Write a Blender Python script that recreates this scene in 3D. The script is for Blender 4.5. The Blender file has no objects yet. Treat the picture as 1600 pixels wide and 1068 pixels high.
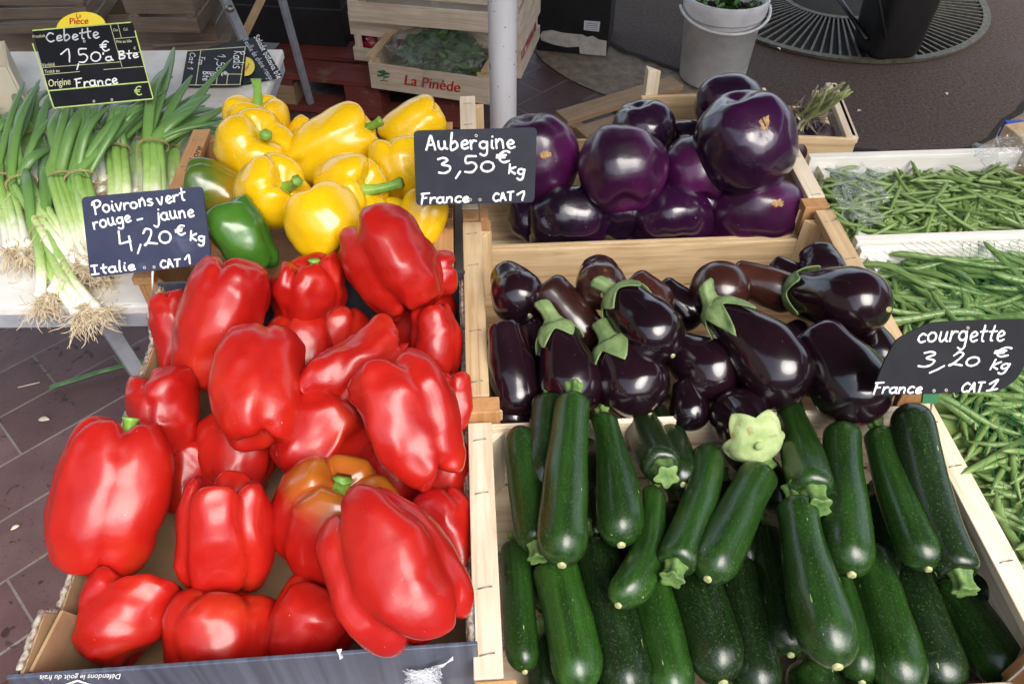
import bpy, bmesh, math, random
from mathutils import Vector, Matrix, noise
# ---------------------------------------------------------------- camera, world, sun, exposure
scene = bpy.context.scene
COL = scene.collection
FPX, THETA, CAMZ = 1246.0, math.radians(46.0), 1.58      # focal length in photo pixels (1600 wide), pitch below horizon, height
cam_data = bpy.data.cameras.new("camera"); cam_data.sensor_width = 36.0; cam_data.lens = 36.0 * FPX / 1600.0
cam_data.clip_start = 0.02; cam_data.clip_end = 500
cam = bpy.data.objects.new("camera", cam_data); COL.objects.link(cam)
cam.location = (0, 0, CAMZ); cam.rotation_euler = (math.pi / 2 - THETA, 0, 0)
scene.camera = cam
SUN_EL, SUN_AZ = math.radians(52), math.radians(150)      # azimuth clockwise from +y: behind the camera, to the right
world = bpy.data.worlds.new("World"); scene.world = world; world.use_nodes = True
wn = world.node_tree.nodes; bg = wn["Background"]; bg.inputs[1].default_value = 0.15
sky = wn.new("ShaderNodeTexSky"); sky.sky_type = 'NISHITA'; sky.sun_disc = False
sky.sun_elevation = SUN_EL; sky.sun_rotation = SUN_AZ; sky.air_density = 1.0; sky.dust_density = 2.5
hsv = wn.new("ShaderNodeHueSaturation"); hsv.inputs['Saturation'].default_value = 0.55      # white balance for open shade
world.node_tree.links.new(sky.outputs[0], hsv.inputs['Color']); world.node_tree.links.new(hsv.outputs[0], bg.inputs[0])
sl = bpy.data.lights.new("sun", 'SUN'); sl.energy = 1.5; sl.angle = math.radians(42); sl.color = (1.0, 0.95, 0.88)
sun = bpy.data.objects.new("sun", sl); COL.objects.link(sun)
sdir = Vector((math.sin(SUN_AZ) * math.cos(SUN_EL), math.cos(SUN_AZ) * math.cos(SUN_EL), math.sin(SUN_EL)))
sun.rotation_euler = sdir.to_track_quat('Z', 'Y').to_euler(); sun.location = sdir * 20
scene.view_settings.view_transform = 'Standard'; scene.view_settings.look = 'None'
scene.view_settings.exposure = 1.25; scene.view_settings.gamma = 1.0
scene.render.engine = 'CYCLES'
scene.cycles.max_bounces = 8; scene.cycles.transparent_max_bounces = 16
try: scene.cycles.use_denoising = True
except Exception: pass
# ---------------------------------------------------------------- small maths
ST, CT = math.sin(THETA), math.cos(THETA)
CR, CU, CF = Vector((1, 0, 0)), Vector((0, ST, CT)), Vector((0, CT, -ST))
CAM = Vector((0, 0, CAMZ))
def ray(px, py): return CR * ((px - 800) / FPX) + CU * ((534 - py) / FPX) + CF
def W(px, py, z):
    r = ray(px, py); return CAM + r * ((z - CAMZ) / r.z)
def D(px, py, d): return CAM + ray(px, py) * d
def depth(p): return (p - CAM).dot(CF)
def on_plane(px, py, p0, n):
    r = ray(px, py); return CAM + r * ((p0 - CAM).dot(n) / r.dot(n))
def lerp(a, b, t): return a + (b - a) * t
def sm(a, b, x):
    t = min(1, max(0, (x - a) / (b - a))); return t * t * (3 - 2 * t)
def frame(z, x):
    z = z.normalized(); x = (x - z * x.dot(z)).normalized(); y = z.cross(x)
    return Matrix(((x.x, y.x, z.x), (x.y, y.y, z.y), (x.z, y.z, z.z)))
def mat4(R, p):
    M = R.to_4x4(); M.translation = p; return M
# ---------------------------------------------------------------- mesh builder
class MB:
    def __init__(s): s.v = []; s.f = []; s.c = []
    def grid(s, rows, closed=True, capa=False, capb=False, col=None):
        b = len(s.v); n = len(rows[0])
        for i, r in enumerate(rows):
            s.v += [tuple(p) for p in r]
            s.c += [col[i] if col else (0, 0, 0)] * n
        m = n if closed else n - 1
        for i in range(len(rows) - 1):
            for j in range(m):
                a = b + i * n + j; c = b + i * n + (j + 1) % n
                s.f.append((a, c, c + n, a + n))
        if capa: s.f.append(tuple(b + j for j in range(n))[::-1])
        if capb: s.f.append(tuple(b + (len(rows) - 1) * n + j for j in range(n)))
        return s
    def poly(s, pts, faces):
        b = len(s.v); s.v += [tuple(p) for p in pts]; s.c += [(0, 0, 0)] * len(pts)
        s.f += [tuple(b + i for i in f) for f in faces]; return s
    def box(s, x0, x1, y0, y1, z0, z1, M=None):
        p = [Vector((x, y, z)) for z in (z0, z1) for y in (y0, y1) for x in (x0, x1)]
        if M: p = [M @ q for q in p]
        return s.poly(p, [(0, 2, 3, 1), (4, 5, 7, 6), (0, 1, 5, 4), (2, 6, 7, 3), (0, 4, 6, 2), (1, 3, 7, 5)])
    def prism(s, pts2, z0, z1):
        n = len(pts2)
        p = [(x, y, z0) for x, y in pts2] + [(x, y, z1) for x, y in pts2]
        return s.poly(p, [tuple(range(n))[::-1], tuple(range(n, 2 * n))] + [(i, (i + 1) % n, n + (i + 1) % n, n + i) for i in range(n)])
    def tube(s, pts, rad, n=8, flat=1.0, up=None, col=None, cap=True):
        pts = [Vector(p) for p in pts]
        if not isinstance(rad, (list, tuple)): rad = [rad] * len(pts)
        rows = []; x = None
        for i, p in enumerate(pts):
            t = (pts[min(i + 1, len(pts) - 1)] - pts[max(i - 1, 0)])
            t = t.normalized() if t.length > 1e-9 else Vector((0, 0, 1))
            if x is None or up is not None:
                r = Vector(up) if up is not None else (Vector((0, 0, 1)) if abs(t.z) < .9 else Vector((1, 0, 0)))
                x = r - t * r.dot(t); x = x.normalized() if x.length > 1e-6 else t.orthogonal().normalized()
            else:
                x = x - t * x.dot(t); x.normalize()
            y = t.cross(x)
            rows.append([p + x * (math.cos(a) * rad[i] * flat) + y * (math.sin(a) * rad[i]) for a in (2 * math.pi * j / n for j in range(n))])
        return s.grid(rows, True, cap, cap, col)
    def build(s, name, m, parent=None, M=None, smooth=True, bevel=0.0, sub=0):
        me = bpy.data.meshes.new(name); me.from_pydata(s.v, [], s.f); me.update()
        if any(c != (0, 0, 0) for c in s.c):
            at = me.color_attributes.new("tone", 'FLOAT_COLOR', 'POINT')
            for i, c in enumerate(s.c): at.data[i].color = (*c, 1)
        if smooth:
            for p in me.polygons: p.use_smooth = True
        me.materials.append(m)
        o = bpy.data.objects.new(name, me); COL.objects.link(o)
        if parent: o.parent = parent
        if M is not None: o.matrix_world = M if not parent else o.matrix_world
        if bevel:
            b = o.modifiers.new("edge", 'BEVEL'); b.width = bevel; b.segments = 2; b.limit_method = 'ANGLE'; b.angle_limit = math.radians(40)
        if sub:
            u = o.modifiers.new("sub", 'SUBSURF'); u.levels = sub; u.render_levels = sub
        return o
def empty(name, M):
    o = bpy.data.objects.new(name, None); COL.objects.link(o); o.matrix_world = M; o.empty_display_size = .05; return o
def tag(o, label=None, cat=None, group=None, kind=None):
    if label: o["label"] = label
    if cat: o["category"] = cat
    if group: o["group"] = group
    if kind: o["kind"] = kind
    return o
# ---------------------------------------------------------------- materials
def newmat(name):
    m = bpy.data.materials.new(name); m.use_nodes = True
    nt = m.node_tree; return m, nt, nt.nodes["Principled BSDF"]
class N:
    """tiny node helper"""
    def __init__(s, nt): s.nt = nt
    def new(s, t, **kw):
        n = s.nt.nodes.new(t)
        for k, v in kw.items(): setattr(n, k, v)
        return n
    def link(s, a, b): s.nt.links.new(a, b)
    def coords(s, scale=(1, 1, 1), rnd=True, kind='Object'):
        tc = s.new("ShaderNodeTexCoord"); mp = s.new("ShaderNodeMapping"); mp.inputs['Scale'].default_value = scale
        s.link(tc.outputs[kind], mp.inputs['Vector'])
        if rnd:
            oi = s.new("ShaderNodeObjectInfo"); mu = s.new("ShaderNodeMath", operation='MULTIPLY'); mu.inputs[1].default_value = 37.0
            s.link(oi.outputs['Random'], mu.inputs[0]); s.link(mu.outputs[0], mp.inputs['Location'])
        return mp.outputs[0]
    def noise(s, vec, scale, detail=4, rough=.55, dist=0):
        n = s.new("ShaderNodeTexNoise"); n.inputs['Scale'].default_value = scale; n.inputs['Detail'].default_value = detail
        n.inputs['Roughness'].default_value = rough; n.inputs['Distortion'].default_value = dist
        if vec: s.link(vec, n.inputs['Vector'])
        return n.outputs['Fac']
    def ramp(s, fac, stops):
        r = s.new("ShaderNodeValToRGB"); e = r.color_ramp.elements
        while len(e) < len(stops): e.new(.5)
        for i, (p, c) in enumerate(stops):
            e[i].position = p; e[i].color = (*c, 1) if len(c) == 3 else c
        s.link(fac, r.inputs[0]); return r.outputs[0]
    def step(s, fac, a, b):
        return s.ramp(fac, [(a, (0, 0, 0)), (b, (1, 1, 1))])
    def mix(s, fac, a, b, mode='MIX'):
        m = s.new("ShaderNodeMix", data_type='RGBA', blend_type=mode)
        for i, v in ((0, fac), (6, a), (7, b)):
            if isinstance(v, (int, float)): m.inputs[i].default_value = v
            elif isinstance(v, tuple): m.inputs[i].default_value = (*v, 1)
            else: s.link(v, m.inputs[i])
        return m.outputs[2]
    def bump(s, h, strength, dist, bsdf):
        b = s.new("ShaderNodeBump"); b.inputs['Strength'].default_value = strength; b.inputs['Distance'].default_value = dist
        s.link(h, b.inputs['Height']); s.link(b.outputs[0], bsdf.inputs['Normal']); return b
def surf(name, stops, scale=20, stretch=(1, 1, 1), rough=.6, coat=0, bumps=None, detail=4, spec=.5, metal=0, sss=0, rough2=None, dist=0, coatr=.08, specks=None, rnd=True):
    """noise coloured surface: stops colour the noise; bumps = (scale, strength, distance)"""
    m, nt, b = newmat(name); n = N(nt)
    v = n.coords(stretch, rnd)
    f = n.noise(v, scale, detail, dist=dist)
    c = n.ramp(f, stops)
    if specks:
        for (sc, a, bb, col) in specks:
            c = n.mix(n.step(n.noise(n.coords(rnd=rnd), sc, 2), a, bb), c, col)
    n.link(c, b.inputs['Base Color'])
    b.inputs['Roughness'].default_value = rough; b.inputs['Specular IOR Level'].default_value = spec
    b.inputs['Metallic'].default_value = metal; b.inputs['Coat Weight'].default_value = coat; b.inputs['Coat Roughness'].default_value = coatr
    if sss:
        b.inputs['Subsurface Weight'].default_value = sss; b.inputs['Subsurface Scale'].default_value = .006
    if rough2 is not None:
        mr = n.new("ShaderNodeMapRange"); mr.inputs[3].default_value = rough; mr.inputs[4].default_value = rough2
        n.link(n.noise(n.coords(rnd=rnd), scale * .8, 3), mr.inputs[0]); n.link(mr.outputs[0], b.inputs['Roughness'])
    if bumps:
        sc, st, di = bumps[:3]
        n.bump(n.noise(n.coords(stretch if len(bumps) < 4 else (1, 1, 1), rnd), sc, 4), st, di, b)
    return m
def wood(name, lo, hi, axis, rough=.62, knots=True, stain=None):
    st = [90, 90, 90]; st['xyz'.index(axis)] = 4
    m, nt, b = newmat(name); n = N(nt)
    v = n.coords(tuple(st)); g = n.noise(v, 1.0, 5, .6, 1.2)
    c = n.ramp(g, [(.28, lo), (.5, lerp3(lo, hi, .65)), (.72, hi)])
    v2 = n.coords((1, 1, 1)); big = n.noise(v2, 9, 3)
    c = n.mix(n.ramp(big, [(.35, (0, 0, 0)), (.75, (.45, .45, .45))]), c, tuple(x * .72 for x in lo))
    if knots:
        kst = [16, 16, 16]; kst['xyz'.index(axis)] = 6
        k = n.step(n.noise(n.coords(tuple(kst)), 1.0, 2), .74, .80)
        c = n.mix(k, c, (lo[0] * .35, lo[1] * .25, lo[2] * .2))
    if stain:
        c = n.mix(n.step(n.noise(n.coords(), stain[0], 4), stain[1], stain[2]), c, stain[3])
    oi = n.new("ShaderNodeObjectInfo"); mr = n.new("ShaderNodeMapRange"); mr.inputs[3].default_value = .86; mr.inputs[4].default_value = 1.08
    n.link(oi.outputs['Random'], mr.inputs[0])
    hs = n.new("ShaderNodeHueSaturation"); n.link(mr.outputs[0], hs.inputs['Value']); n.link(c, hs.inputs['Color'])
    n.link(hs.outputs[0], b.inputs['Base Color']); b.inputs['Roughness'].default_value = rough; b.inputs['Specular IOR Level'].default_value = .3
    n.bump(g, .35, .0012, b)
    return m
def lerp3(a, b, t): return tuple(lerp(x, y, t) for x, y in zip(a, b))
def plain(name, col, rough=.6, coat=0, metal=0, spec=.5):
    d = tuple(c * .8 for c in col)
    return surf(name, [(.3, d), (.7, col)], 30, rough=rough, coat=coat, metal=metal, spec=spec)
MT = {}
for ax in 'xyz':
    MT['pine_' + ax] = wood('pine_wood_' + ax, (.44, .28, .13), (.76, .58, .36), ax)
    MT['pale_' + ax] = wood('pale_wood_' + ax, (.54, .41, .27), (.82, .72, .57), ax, knots=False)
    MT['old_' + ax] = wood('old_wood_' + ax, (.24, .155, .085), (.42, .29, .17), ax)
    MT['orange_' + ax] = wood('orange_wood_' + ax, (.36, .17, .06), (.55, .31, .14), ax)
    MT['redpal_' + ax] = wood('red_painted_wood_' + ax, (.11, .027, .022), (.23, .055, .042), ax, knots=False, stain=(14, .6, .72, (.20, .13, .08)))
    MT['white_' + ax] = wood('white_washed_wood_' + ax, (.68, .65, .58), (.86, .84, .79), ax, knots=False)
MT['red'] = surf('red_pepper_skin', [(.25, (.30, .004, .004)), (.55, (.40, .010, .005)), (.8, (.45, .030, .008))], 14, rough=.38, spec=.35, coat=.32, coatr=.15, bumps=(60, .10, .003, 1), sss=.10, rough2=.36, specks=[(420, .752, .775, (.70, .24, .18)), (55, .80, .815, (.55, .42, .22))])
MT['yellow'] = surf('yellow_pepper_skin', [(.3, (.70, .41, .003)), (.7, (.80, .51, .005))], 9, rough=.24, coat=.4, coatr=.12, bumps=(50, .06, .003, 1), sss=.10, rough2=.32, specks=[(300, .76, .78, (.5, .25, .03))])
MT['green'] = surf('green_pepper_skin', [(.3, (.025, .09, .008)), (.7, (.06, .18, .018))], 9, rough=.25, coat=.4, coatr=.12, bumps=(50, .08, .003, 1), rough2=.32)
MT['stem'] = surf('green_stem_skin', [(.3, (.11, .27, .03)), (.7, (.27, .46, .08))], 60, rough=.45, bumps=(90, .3, .002))
MT['cut'] = surf('dry_cut_end', [(.3, (.34, .26, .14)), (.7, (.55, .48, .30))], 200, rough=.8)
def pepper_two(name, near, far, z0, z1, nz=.6):
    m, nt, b = newmat(name); n = N(nt)
    tc = n.new("ShaderNodeTexCoord"); sp = n.new("ShaderNodeSeparateXYZ"); n.link(tc.outputs['Object'], sp.inputs[0])
    f = n.noise(n.coords(), 22, 3)
    ad = n.new("ShaderNodeMath", operation='MULTIPLY_ADD'); ad.inputs[1].default_value = (z1 - z0) * nz; n.link(f, ad.inputs[0]); n.link(sp.outputs[2], ad.inputs[2])
    mr = n.new("ShaderNodeMapRange"); mr.inputs[1].default_value = z0; mr.inputs[2].default_value = z1; n.link(ad.outputs[0], mr.inputs[0])
    n.link(n.ramp(mr.outputs[0], [(0, far), (.5, lerp3(far, near, .6)), (1, near)]), b.inputs['Base Color'])
    b.inputs['Roughness'].default_value = .28; b.inputs['Coat Weight'].default_value = .5; b.inputs['Coat Roughness'].default_value = .14
    n.bump(n.noise(n.coords(), 60, 3), .1, .003, b); return m
MT['ripening'] = pepper_two('ripening_pepper_skin', (.38, .14, .012), (.37, .008, .005), .040, .088)
MT['turning'] = pepper_two('turning_pepper_skin', (.06, .12, .012), (.62, .30, .006), -.02, .05, .9)
MT['zuc'] = None
def zucmat(name, dark, light):
    m, nt, b = newmat(name); n = N(nt)
    st = n.noise(n.coords((130, 130, 5)), 1.0, 3)
    c = n.ramp(st, [(.30, dark), (.68, light)])
    blot = n.noise(n.coords((1, 1, .5)), 26, 4)
    c = n.mix(n.ramp(blot, [(.4, (0, 0, 0)), (.75, (.6, .6, .6))]), c, tuple(x * .55 for x in dark))
    sp = n.noise(n.coords(), 480, 2); c = n.mix(n.ramp(sp, [(.56, (0, 0, 0)), (.74, (.55, .55, .55))]), c, (.075, .13, .045))
    scr = n.noise(n.coords((160, 160, 42)), 1.0, 2); c = n.mix(n.step(scr, .735, .765), c, (.26, .36, .12))
    n.link(c, b.inputs['Base Color'])
    mr = n.new("ShaderNodeMapRange"); mr.inputs[3].default_value = .20; mr.inputs[4].default_value = .42; n.link(n.noise(n.coords(), 40, 4), mr.inputs[0]); n.link(mr.outputs[0], b.inputs['Roughness'])
    b.inputs['Coat Weight'].default_value = .25; b.inputs['Coat Roughness'].default_value = .2
    n.bump(n.noise(n.coords(), 240, 3), .22, .0011, b); return m
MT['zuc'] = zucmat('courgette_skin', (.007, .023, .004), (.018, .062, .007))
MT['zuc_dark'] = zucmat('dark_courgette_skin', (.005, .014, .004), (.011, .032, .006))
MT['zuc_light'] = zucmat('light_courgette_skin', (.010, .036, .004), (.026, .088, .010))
MT['zstem'] = surf('courgette_stem', [(.3, (.05, .12, .025)), (.7, (.19, .30, .085))], 90, rough=.5, bumps=(150, .3, .002))
MT['zcut'] = surf('courgette_cut_end', [(.3, (.26, .28, .10)), (.7, (.50, .50, .26))], 150, rough=.6)
MT['egg'] = surf('eggplant_skin', [(.3, (.005, .002, .004)), (.7, (.014, .004, .008))], 10, rough=.15, coat=.55, coatr=.07, rough2=.24, bumps=(45, .05, .003, 1), specks=[(330, .745, .76, (.10, .07, .06))])
MT['eggbrown'] = surf('brown_eggplant_skin', [(.3, (.015, .005, .005)), (.7, (.055, .016, .010))], 12, rough=.2, coat=.5, coatr=.1, rough2=.3, bumps=(45, .08, .003, 1))
MT['eggyellow'] = surf('mottled_brown_eggplant_skin', [(.45, (.028, .010, .007)), (.64, (.05, .018, .010)), (.74, (.30, .20, .03))], 40, rough=.22, coat=.5, coatr=.1, dist=1.0)
MT['aub'] = surf('violet_aubergine_skin', [(.34, (.010, .002, .011)), (.50, (.040, .003, .034)), (.70, (.125, .007, .098))], 7, stretch=(1, 1, .7), rough=.26, coat=.5, coatr=.14, rough2=.4, bumps=(55, .22, .004, 1), specks=[(260, .75, .77, (.3, .22, .24))])
MT['aubdark'] = surf('dark_aubergine_skin', [(.4, (.007, .003, .010)), (.75, (.035, .004, .036))], 7, rough=.17, coat=.6, coatr=.08, rough2=.3, bumps=(55, .2, .004, 1), specks=[(260, .75, .77, (.3, .22, .24))])
MT['scar'] = surf('corky_scar', [(.35, (.24, .13, .04)), (.7, (.50, .33, .15))], 160, rough=.85, bumps=(400, .6, .002))
MT['calyx'] = surf('eggplant_calyx', [(.3, (.085, .15, .045)), (.7, (.22, .31, .12))], 60, rough=.6, bumps=(140, .4, .002), specks=[(90, .66, .74, (.22, .20, .08))])
MT['calyxpale'] = surf('pale_eggplant_calyx', [(.3, (.22, .31, .10)), (.7, (.44, .52, .25))], 40, rough=.7, bumps=(120, .35, .002), specks=[(60, .62, .72, (.26, .22, .08))])
MT['bean'] = surf('green_bean_skin', [(.25, (.105, .185, .045)), (.75, (.22, .32, .098))], 30, rough=.4, coat=.1, bumps=(220, .2, .0015))
MT['bean_dark'] = surf('dark_bean_heap', [(.3, (.018, .05, .008)), (.7, (.06, .14, .02))], 60, rough=.7)
MT['net'] = plain('green_net', (.03, .30, .10), .5)
def tonemat(name, stops, rough=.4, coat=.1, streak=120):
    m, nt, b = newmat(name); n = N(nt)
    a = n.new("ShaderNodeAttribute"); a.attribute_name = "tone"
    sp = n.new("ShaderNodeSeparateColor"); n.link(a.outputs['Color'], sp.inputs[0])
    f = n.noise(n.coords(), 60, 3); ma = n.new("ShaderNodeMath", operation='MULTIPLY_ADD'); ma.inputs[1].default_value = .16; ma.inputs[2].default_value = -.08
    n.link(f, ma.inputs[0]); ad = n.new("ShaderNodeMath", operation='ADD'); n.link(ma.outputs[0], ad.inputs[0]); n.link(sp.outputs[0], ad.inputs[1])
    n.link(n.ramp(ad.outputs[0], stops), b.inputs['Base Color'])
    b.inputs['Roughness'].default_value = rough; b.inputs['Coat Weight'].default_value = coat
    n.bump(n.noise(n.coords(), 300, 3), .15, .001, b); return m
MT['scallion'] = tonemat('spring_onion_skin', [(.02, (.86, .86, .74)), (.11, (.84, .86, .66)), (.18, (.52, .68, .26)), (.30, (.28, .48, .10)), (.50, (.18, .36, .07)), (.74, (.13, .26, .065)), (1, (.10, .20, .065))])
MT['roots'] = surf('dry_roots', [(.3, (.56, .44, .27)), (.7, (.78, .68, .50))], 120, rough=.8)
MT['band'] = plain('rubber_band', (.45, .33, .17), .5)
MT['slate'] = surf('slate_board', [(.3, (.012, .014, .023)), (.62, (.019, .022, .035)), (.8, (.050, .058, .082))], 16, rough=.5, spec=.25, rough2=.62, dist=1.5, detail=6, rnd=True)
MT['slate_blue'] = surf('smudged_slate_board', [(.3, (.028, .033, .066)), (.6, (.038, .045, .086)), (.8, (.10, .118, .18))], 16, rough=.5, spec=.25, rough2=.62, dist=1.5, detail=6)
MT['slate_black'] = surf('black_board', [(.3, (.006, .007, .010)), (.7, (.012, .013, .018))], 18, rough=.5, spec=.2, rough2=.62, dist=1.0)
MT['chalk'] = surf('white_chalk_marker', [(.2, (.80, .82, .86)), (.6, (.9, .9, .9))], 60, rough=.8)
MT['chalk_faint'] = surf('faded_chalk', [(.3, (.42, .44, .50)), (.7, (.75, .77, .82))], 90, rough=.8)
MT['lime'] = plain('lime_print', (.55, .72, .22), .5)
MT['cream'] = plain('cream_print', (.72, .72, .42), .5)
MT['sunyellow'] = surf('yellow_card', [(.3, (.86, .66, .03)), (.7, (.90, .74, .06))], 10, rough=.5)
MT['redprint'] = plain('red_print', (.50, .03, .02), .5)
MT['greenprint'] = plain('green_print', (.03, .17, .07), .6)
MT['blackprint'] = plain('dark_brown_print', (.03, .02, .015), .6)
MT['card'] = surf('brown_cardboard', [(.3, (.32, .20, .10)), (.7, (.46, .31, .17))], 16, rough=.8, bumps=(260, .2, .001))
MT['cardedge'] = surf('cardboard_cut_edge', [(.35, (.12, .09, .07)), (.6, (.42, .36, .29)), (.8, (.55, .50, .44))], 420, stretch=(.4, .4, 1), rough=.9, bumps=(500, .6, .002))
MT['cardblue'] = surf('blue_grey_printed_card', [(.3, (.045, .052, .078)), (.7, (.095, .108, .150))], 1.0, stretch=(150, 3, 3), rough=.4, coat=.15, specks=[(300, .78, .8, (.5, .5, .55))])
MT['darkcard'] = surf('dark_printed_card', [(.3, (.03, .033, .042)), (.7, (.06, .065, .08))], 1.0, stretch=(90, 3, 3), rough=.45)
MT['blackcard'] = surf('black_cardboard', [(.3, (.006, .006, .007)), (.7, (.014, .014, .016))], 10, rough=.5)
MT['tornpaper'] = surf('torn_paper', [(.3, (.42, .38, .33)), (.7, (.66, .62, .56))], 30, rough=.9)
MT['whitetable'] = surf('worn_white_table', [(.3, (.62, .60, .56)), (.7, (.78, .77, .74))], 14, rough=.5, specks=[(30, .70, .78, (.40, .36, .30))])
MT['metal'] = surf('grey_metal', [(.3, (.30, .32, .36)), (.7, (.42, .45, .50))], 30, rough=.4, metal=.15, rough2=.55)
MT['steel'] = plain('staple_wire', (.35, .32, .28), .4, metal=.9)
MT['pole'] = surf('chipped_white_paint', [(.35, (.66, .67, .70)), (.7, (.78, .79, .82))], 30, stretch=(1, 1, .15), rough=.45, specks=[(110, .69, .71, (.16, .10, .09)), (22, .74, .76, (.35, .28, .24))])
MT['plasticwhite'] = None
m, nt, b = newmat('translucent_white_plastic'); n = N(nt)
n.link(n.ramp(n.noise(n.coords((1, 1, 1)), 14, 5), [(.3, (.66, .66, .67)), (.55, (.84, .84, .84)), (.75, (.9, .9, .9))]), b.inputs['Base Color'])
b.inputs['Roughness'].default_value = .35; b.inputs['Transmission Weight'].default_value = .06; MT['plasticwhite'] = m
MT['blackplastic'] = surf('black_plastic', [(.3, (.007, .007, .008)), (.7, (.013, .013, .014))], 20, rough=.45, bumps=(120, .2, .002))
MT['iron'] = surf('weathered_iron', [(.3, (.06, .055, .042)), (.7, (.15, .135, .10))], 40, rough=.55, metal=.35)
MT['soil'] = surf('dark_soil', [(.3, (.008, .007, .005)), (.7, (.02, .017, .012))], 30, rough=.95)
MT['leaf'] = surf('dark_leaf', [(.3, (.040, .115, .032)), (.7, (.11, .23, .07))], 30, rough=.4)
MT['leafbright'] = surf('bright_leaf', [(.3, (.06, .16, .02)), (.7, (.13, .28, .05))], 30, rough=.4)
MT['straw'] = plain('straw', (.70, .62, .45), .8)
MT['radish'] = surf('radish_skin', [(.40, (.36, .015, .05)), (.56, (.50, .04, .09)), (.66, (.75, .62, .60))], 26, rough=.35)
MT['beet'] = surf('beet_skin', [(.3, (.012, .005, .010)), (.7, (.04, .012, .022))], 30, rough=.5, bumps=(120, .4, .002))
MT['beetstem'] = surf('beet_stalk', [(.3, (.16, .20, .06)), (.7, (.30, .34, .14))], 50, rough=.5)
MT['dryleaf'] = surf('withered_stalk', [(.3, (.12, .10, .07)), (.7, (.30, .27, .20))], 50, rough=.9)
MT['paper'] = plain('white_paper', (.74, .76, .80), .6)
MT['thread'] = plain('white_thread', (.82, .84, .90), .6)
MT['bluecard'] = plain('blue_card', (.03, .07, .40), .5)
m, nt, b = newmat('clear_plastic_film'); n = N(nt)
tr = n.new("ShaderNodeBsdfTransparent"); gl = n.new("ShaderNodeBsdfGlossy"); gl.inputs['Roughness'].default_value = .12
fr = n.new("ShaderNodeLayerWeight"); fr.inputs[0].default_value = .35; mx = n.new("ShaderNodeMixShader")
bn = n.new("ShaderNodeBump"); bn.inputs['Strength'].default_value = .8; bn.inputs['Distance'].default_value = .006
n.link(n.noise(n.coords(), 60, 4, dist=2.0), bn.inputs['Height']); n.link(bn.outputs[0], gl.inputs['Normal']); n.link(bn.outputs[0], fr.inputs['Normal'])
mr = n.new("ShaderNodeMapRange"); mr.inputs[3].default_value = .05; mr.inputs[4].default_value = .62; n.link(fr.outputs['Facing'], mr.inputs[0])
n.link(mr.outputs[0], mx.inputs[0]); n.link(tr.outputs[0], mx.inputs[1]); n.link(gl.outputs[0], mx.inputs[2])
df = n.new('ShaderNodeBsdfDiffuse'); df.inputs[0].default_value = (.8, .82, .85, 1); md_ = n.new('ShaderNodeMixShader'); md_.inputs[0].default_value = .045; n.link(mx.outputs[0], md_.inputs[1]); n.link(df.outputs[0], md_.inputs[2])
n.link(md_.outputs[0], nt.nodes['Material Output'].inputs[0]); MT['bagfilm'] = m; MT['film'] = m.copy(); [setattr(q.inputs[0], 'default_value', .03) for q in MT['film'].node_tree.nodes if q.bl_idname == 'ShaderNodeMixShader' and q.inputs[0].default_value < .2 and not q.inputs[0].is_linked]
# ---- ground materials
def brickmat():
    m, nt, b = newmat('brown_brick_tiles'); n = N(nt)
    tc = n.new("ShaderNodeTexCoord"); mp = n.new("ShaderNodeMapping"); mp.inputs['Rotation'].default_value = (0, 0, math.radians(-45)); mp.inputs['Location'].default_value = (.03, .045, 0)
    n.link(tc.outputs['Object'], mp.inputs[0])
    bk = n.new("ShaderNodeTexBrick"); bk.inputs['Scale'].default_value = 1.0; bk.inputs['Brick Width'].default_value = .31; bk.inputs['Row Height'].default_value = .155
    bk.inputs['Mortar Size'].default_value = .0032; bk.inputs['Mortar Smooth'].default_value = .3; bk.offset = .5; bk.inputs['Bias'].default_value = 0
    bk.inputs['Color1'].default_value = (.080, .042, .041, 1); bk.inputs['Color2'].default_value = (.135, .082, .080, 1); bk.inputs['Mortar'].default_value = (.20, .175, .15, 1)
    n.link(mp.outputs[0], bk.inputs[0])
    c = n.mix(n.ramp(n.noise(n.coords(rnd=False), 7, 6), [(.35, (0, 0, 0)), (.7, (.75, .75, .75))]), bk.outputs['Color'], (.058, .026, .028))
    c = n.mix(n.step(n.noise(n.coords(rnd=False), 26, 3, dist=.8), .63, .68), c, (.032, .014, .014))
    c = n.mix(n.step(n.noise(n.coords(rnd=False), 190, 2), .66, .72), c, (.012, .009, .010))
    c = n.mix(n.step(n.noise(n.coords(rnd=False), 310, 2), .72, .76), c, (.26, .22, .21))
    n.link(c, b.inputs['Base Color']); b.inputs['Roughness'].default_value = .5
    h = n.mix(.4, bk.outputs['Fac'], n.noise(n.coords(rnd=False), 160, 3))
    iv = n.new("ShaderNodeInvert"); n.link(h, iv.inputs['Color']); n.bump(iv.outputs[0], .5, .004, b); return m
MT['tiles'] = brickmat()
MT['asphalt'] = surf('brown_asphalt', [(.3, (.033, .020, .015)), (.7, (.095, .060, .046))], 75, rough=.85, bumps=(260, .9, .005), detail=6, specks=[(150, .64, .70, (.21, .16, .135)), (130, .66, .72, (.03, .02, .017)), (3, .55, .8, (.075, .052, .046))], rnd=False)
MT['concrete'] = surf('worn_concrete', [(.3, (.15, .118, .085)), (.7, (.29, .24, .185))], 24, rough=.85, bumps=(200, .6, .004), specks=[(120, .64, .7, (.08, .06, .05))], rnd=False)
MT['canvas'] = surf('canvas', [(.3, (.13, .13, .12)), (.7, (.17, .17, .16))], 12, rough=.9)
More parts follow.
